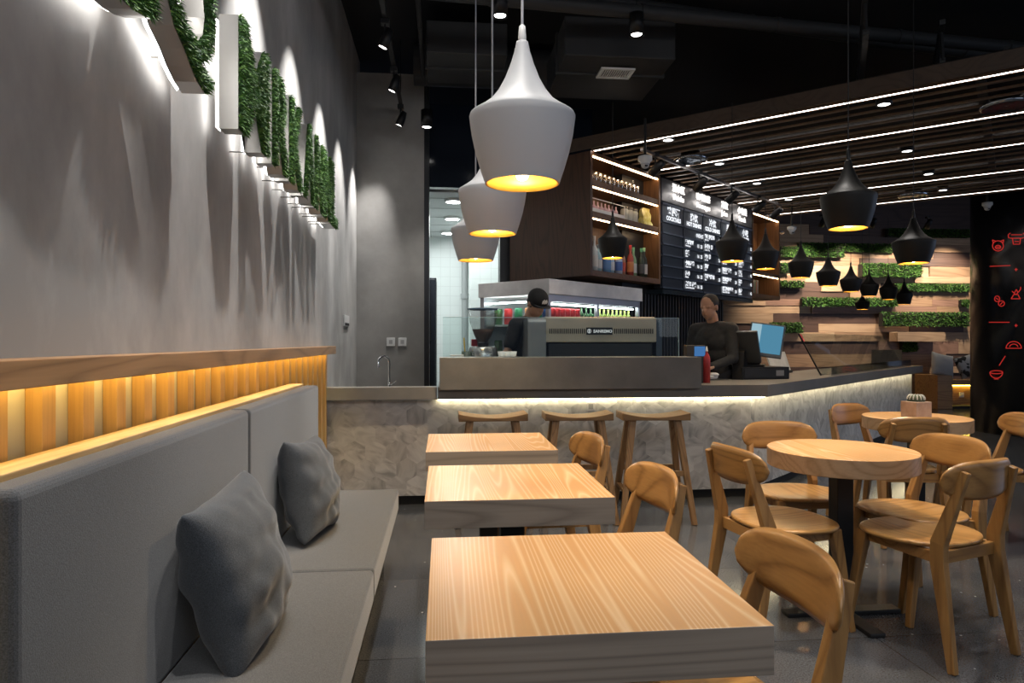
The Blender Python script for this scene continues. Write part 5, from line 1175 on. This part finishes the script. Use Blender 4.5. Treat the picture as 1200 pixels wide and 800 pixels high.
# ================================================================ BAR STOOLS
def make_stool(label):
    t = thing('bar_stool', label, 'stool', group='bar stools at the marble counter')
    n = 12; vs = []
    for i in range(n + 1):
        x = -.235 + .47 * i / n; u = x / .235; zt = .722 + .03 * u * u; zb = .700 + (.0) * u * u
        for y in (-.125, .125): vs += [(x, y, zb), (x, y, zt)]
    fs = []
    for i in range(n):
        a_ = 4 * i; b_ = a_ + 4; fs += [(a_, b_, b_ + 1, a_ + 1), (a_ + 3, b_ + 3, b_ + 2, a_ + 2), (a_ + 1, b_ + 1, b_ + 3, a_ + 3), (a_ + 2, b_ + 2, b_, a_)]
    fs += [(0, 1, 3, 2), (4 * n + 2, 4 * n + 3, 4 * n + 1, 4 * n)]
    MB().add(vs, fs).obj('seat', STOOLW, t, .004)
    for sx in (-1, 1):
        for sy in (-1, 1): MB().bar((sx * .245, sy * .175, 0), (sx * .155, sy * .07, .702), .034, .040, .045, .05).obj('leg', STOOLZ, t, .003)
    for sx in (-1, 1): MB().bar((sx * .215, -.14, .22), (sx * .215, .14, .22), .022, .035, up=(0, 0, 1)).obj('stretcher', STOOLZ, t, .002)
    MB().bar((-.20, -.128, .34), (.20, -.128, .34), .035, .022, up=(0, 0, 1)).obj('stretcher', STOOLZ, t, .002); MB().bar((-.20, .128, .34), (.20, .128, .34), .035, .022, up=(0, 0, 1)).obj('stretcher', STOOLZ, t, .002)
    return t
s0 = make_stool('dark wooden saddle-seat bar stool, left one behind the square tables'); s0.location = (.335, 4.72, 0)
dup(s0, 'dark wooden saddle-seat bar stool, middle one of three', (.925, 4.70, 0), R(-2)); dup(s0, 'dark wooden saddle-seat bar stool, right one with all legs in view', (1.455, 4.66, 0), R(-4))

# ================================================================ LIGHT
w = bpy.data.worlds.new('world'); SC.world = w; w.use_nodes = True
w.node_tree.nodes['Background'].inputs['Color'].default_value = (.55, .68, 1, 1); w.node_tree.nodes['Background'].inputs['Strength'].default_value = .13
# shopfront daylight at dusk from the right and from behind the camera; an added rear fill; ceiling lamps outside the frame
light('AREA', 'shopfront_window', (12.5, 4.5, 2.2), 70, (.55, .70, 1), 5, aim=(4, 5, 1), sy=3)
light('AREA', 'rear_fill', (.8, -1.7, 3.3), 42, (.97, .98, 1), 4, aim=(.6, 2.2, .9), sy=.8)  # frontal fill added to brighten the table edges, no known lamp
light('AREA', 'street_window', (6.5, -2.2, 2.6), 35, (.85, .92, 1), 5, aim=(2.5, 4, .8), sy=2.6)
for x, y, p in ((.15, 1.75, 110), (.12, 2.75, 75), (.1, 3.55, 70), (1.5, 1.9, 110), (1.75, 3.3, 100), (2.9, 3.0, 120), (3.3, 4.9, 110), (-.1, 4.6, 60)):
    light('SPOT', 'room_downlight_beam', (x, y, 3.6), p, (1, .945, .88), .05, aim=(x, y, 0), spot=62, blend=.6)
cam = bpy.data.cameras.new('camera'); co = bpy.data.objects.new('camera', cam); COL.objects.link(co); SC.camera = co
cam.lens = 24; cam.sensor_width = 36; cam.clip_end = 100; co.location = (0, 0, H); co.rotation_euler = (R(90), 0, -math.atan2(SY, CY))
SC.view_settings.view_transform = 'Standard'; SC.view_settings.look = 'None'; SC.view_settings.gamma = 1; SC.view_settings.exposure = 0.0
try: SC.view_settings.use_curve_mapping = False
except Exception: pass
SC.cycles.use_denoising = True; SC.cycles.max_bounces = 8; SC.cycles.diffuse_bounces = 4; SC.cycles.transparent_max_bounces = 12; SC.cycles.sample_clamp_indirect = 6; SC.cycles.caustics_reflective = False; SC.cycles.caustics_refractive = False
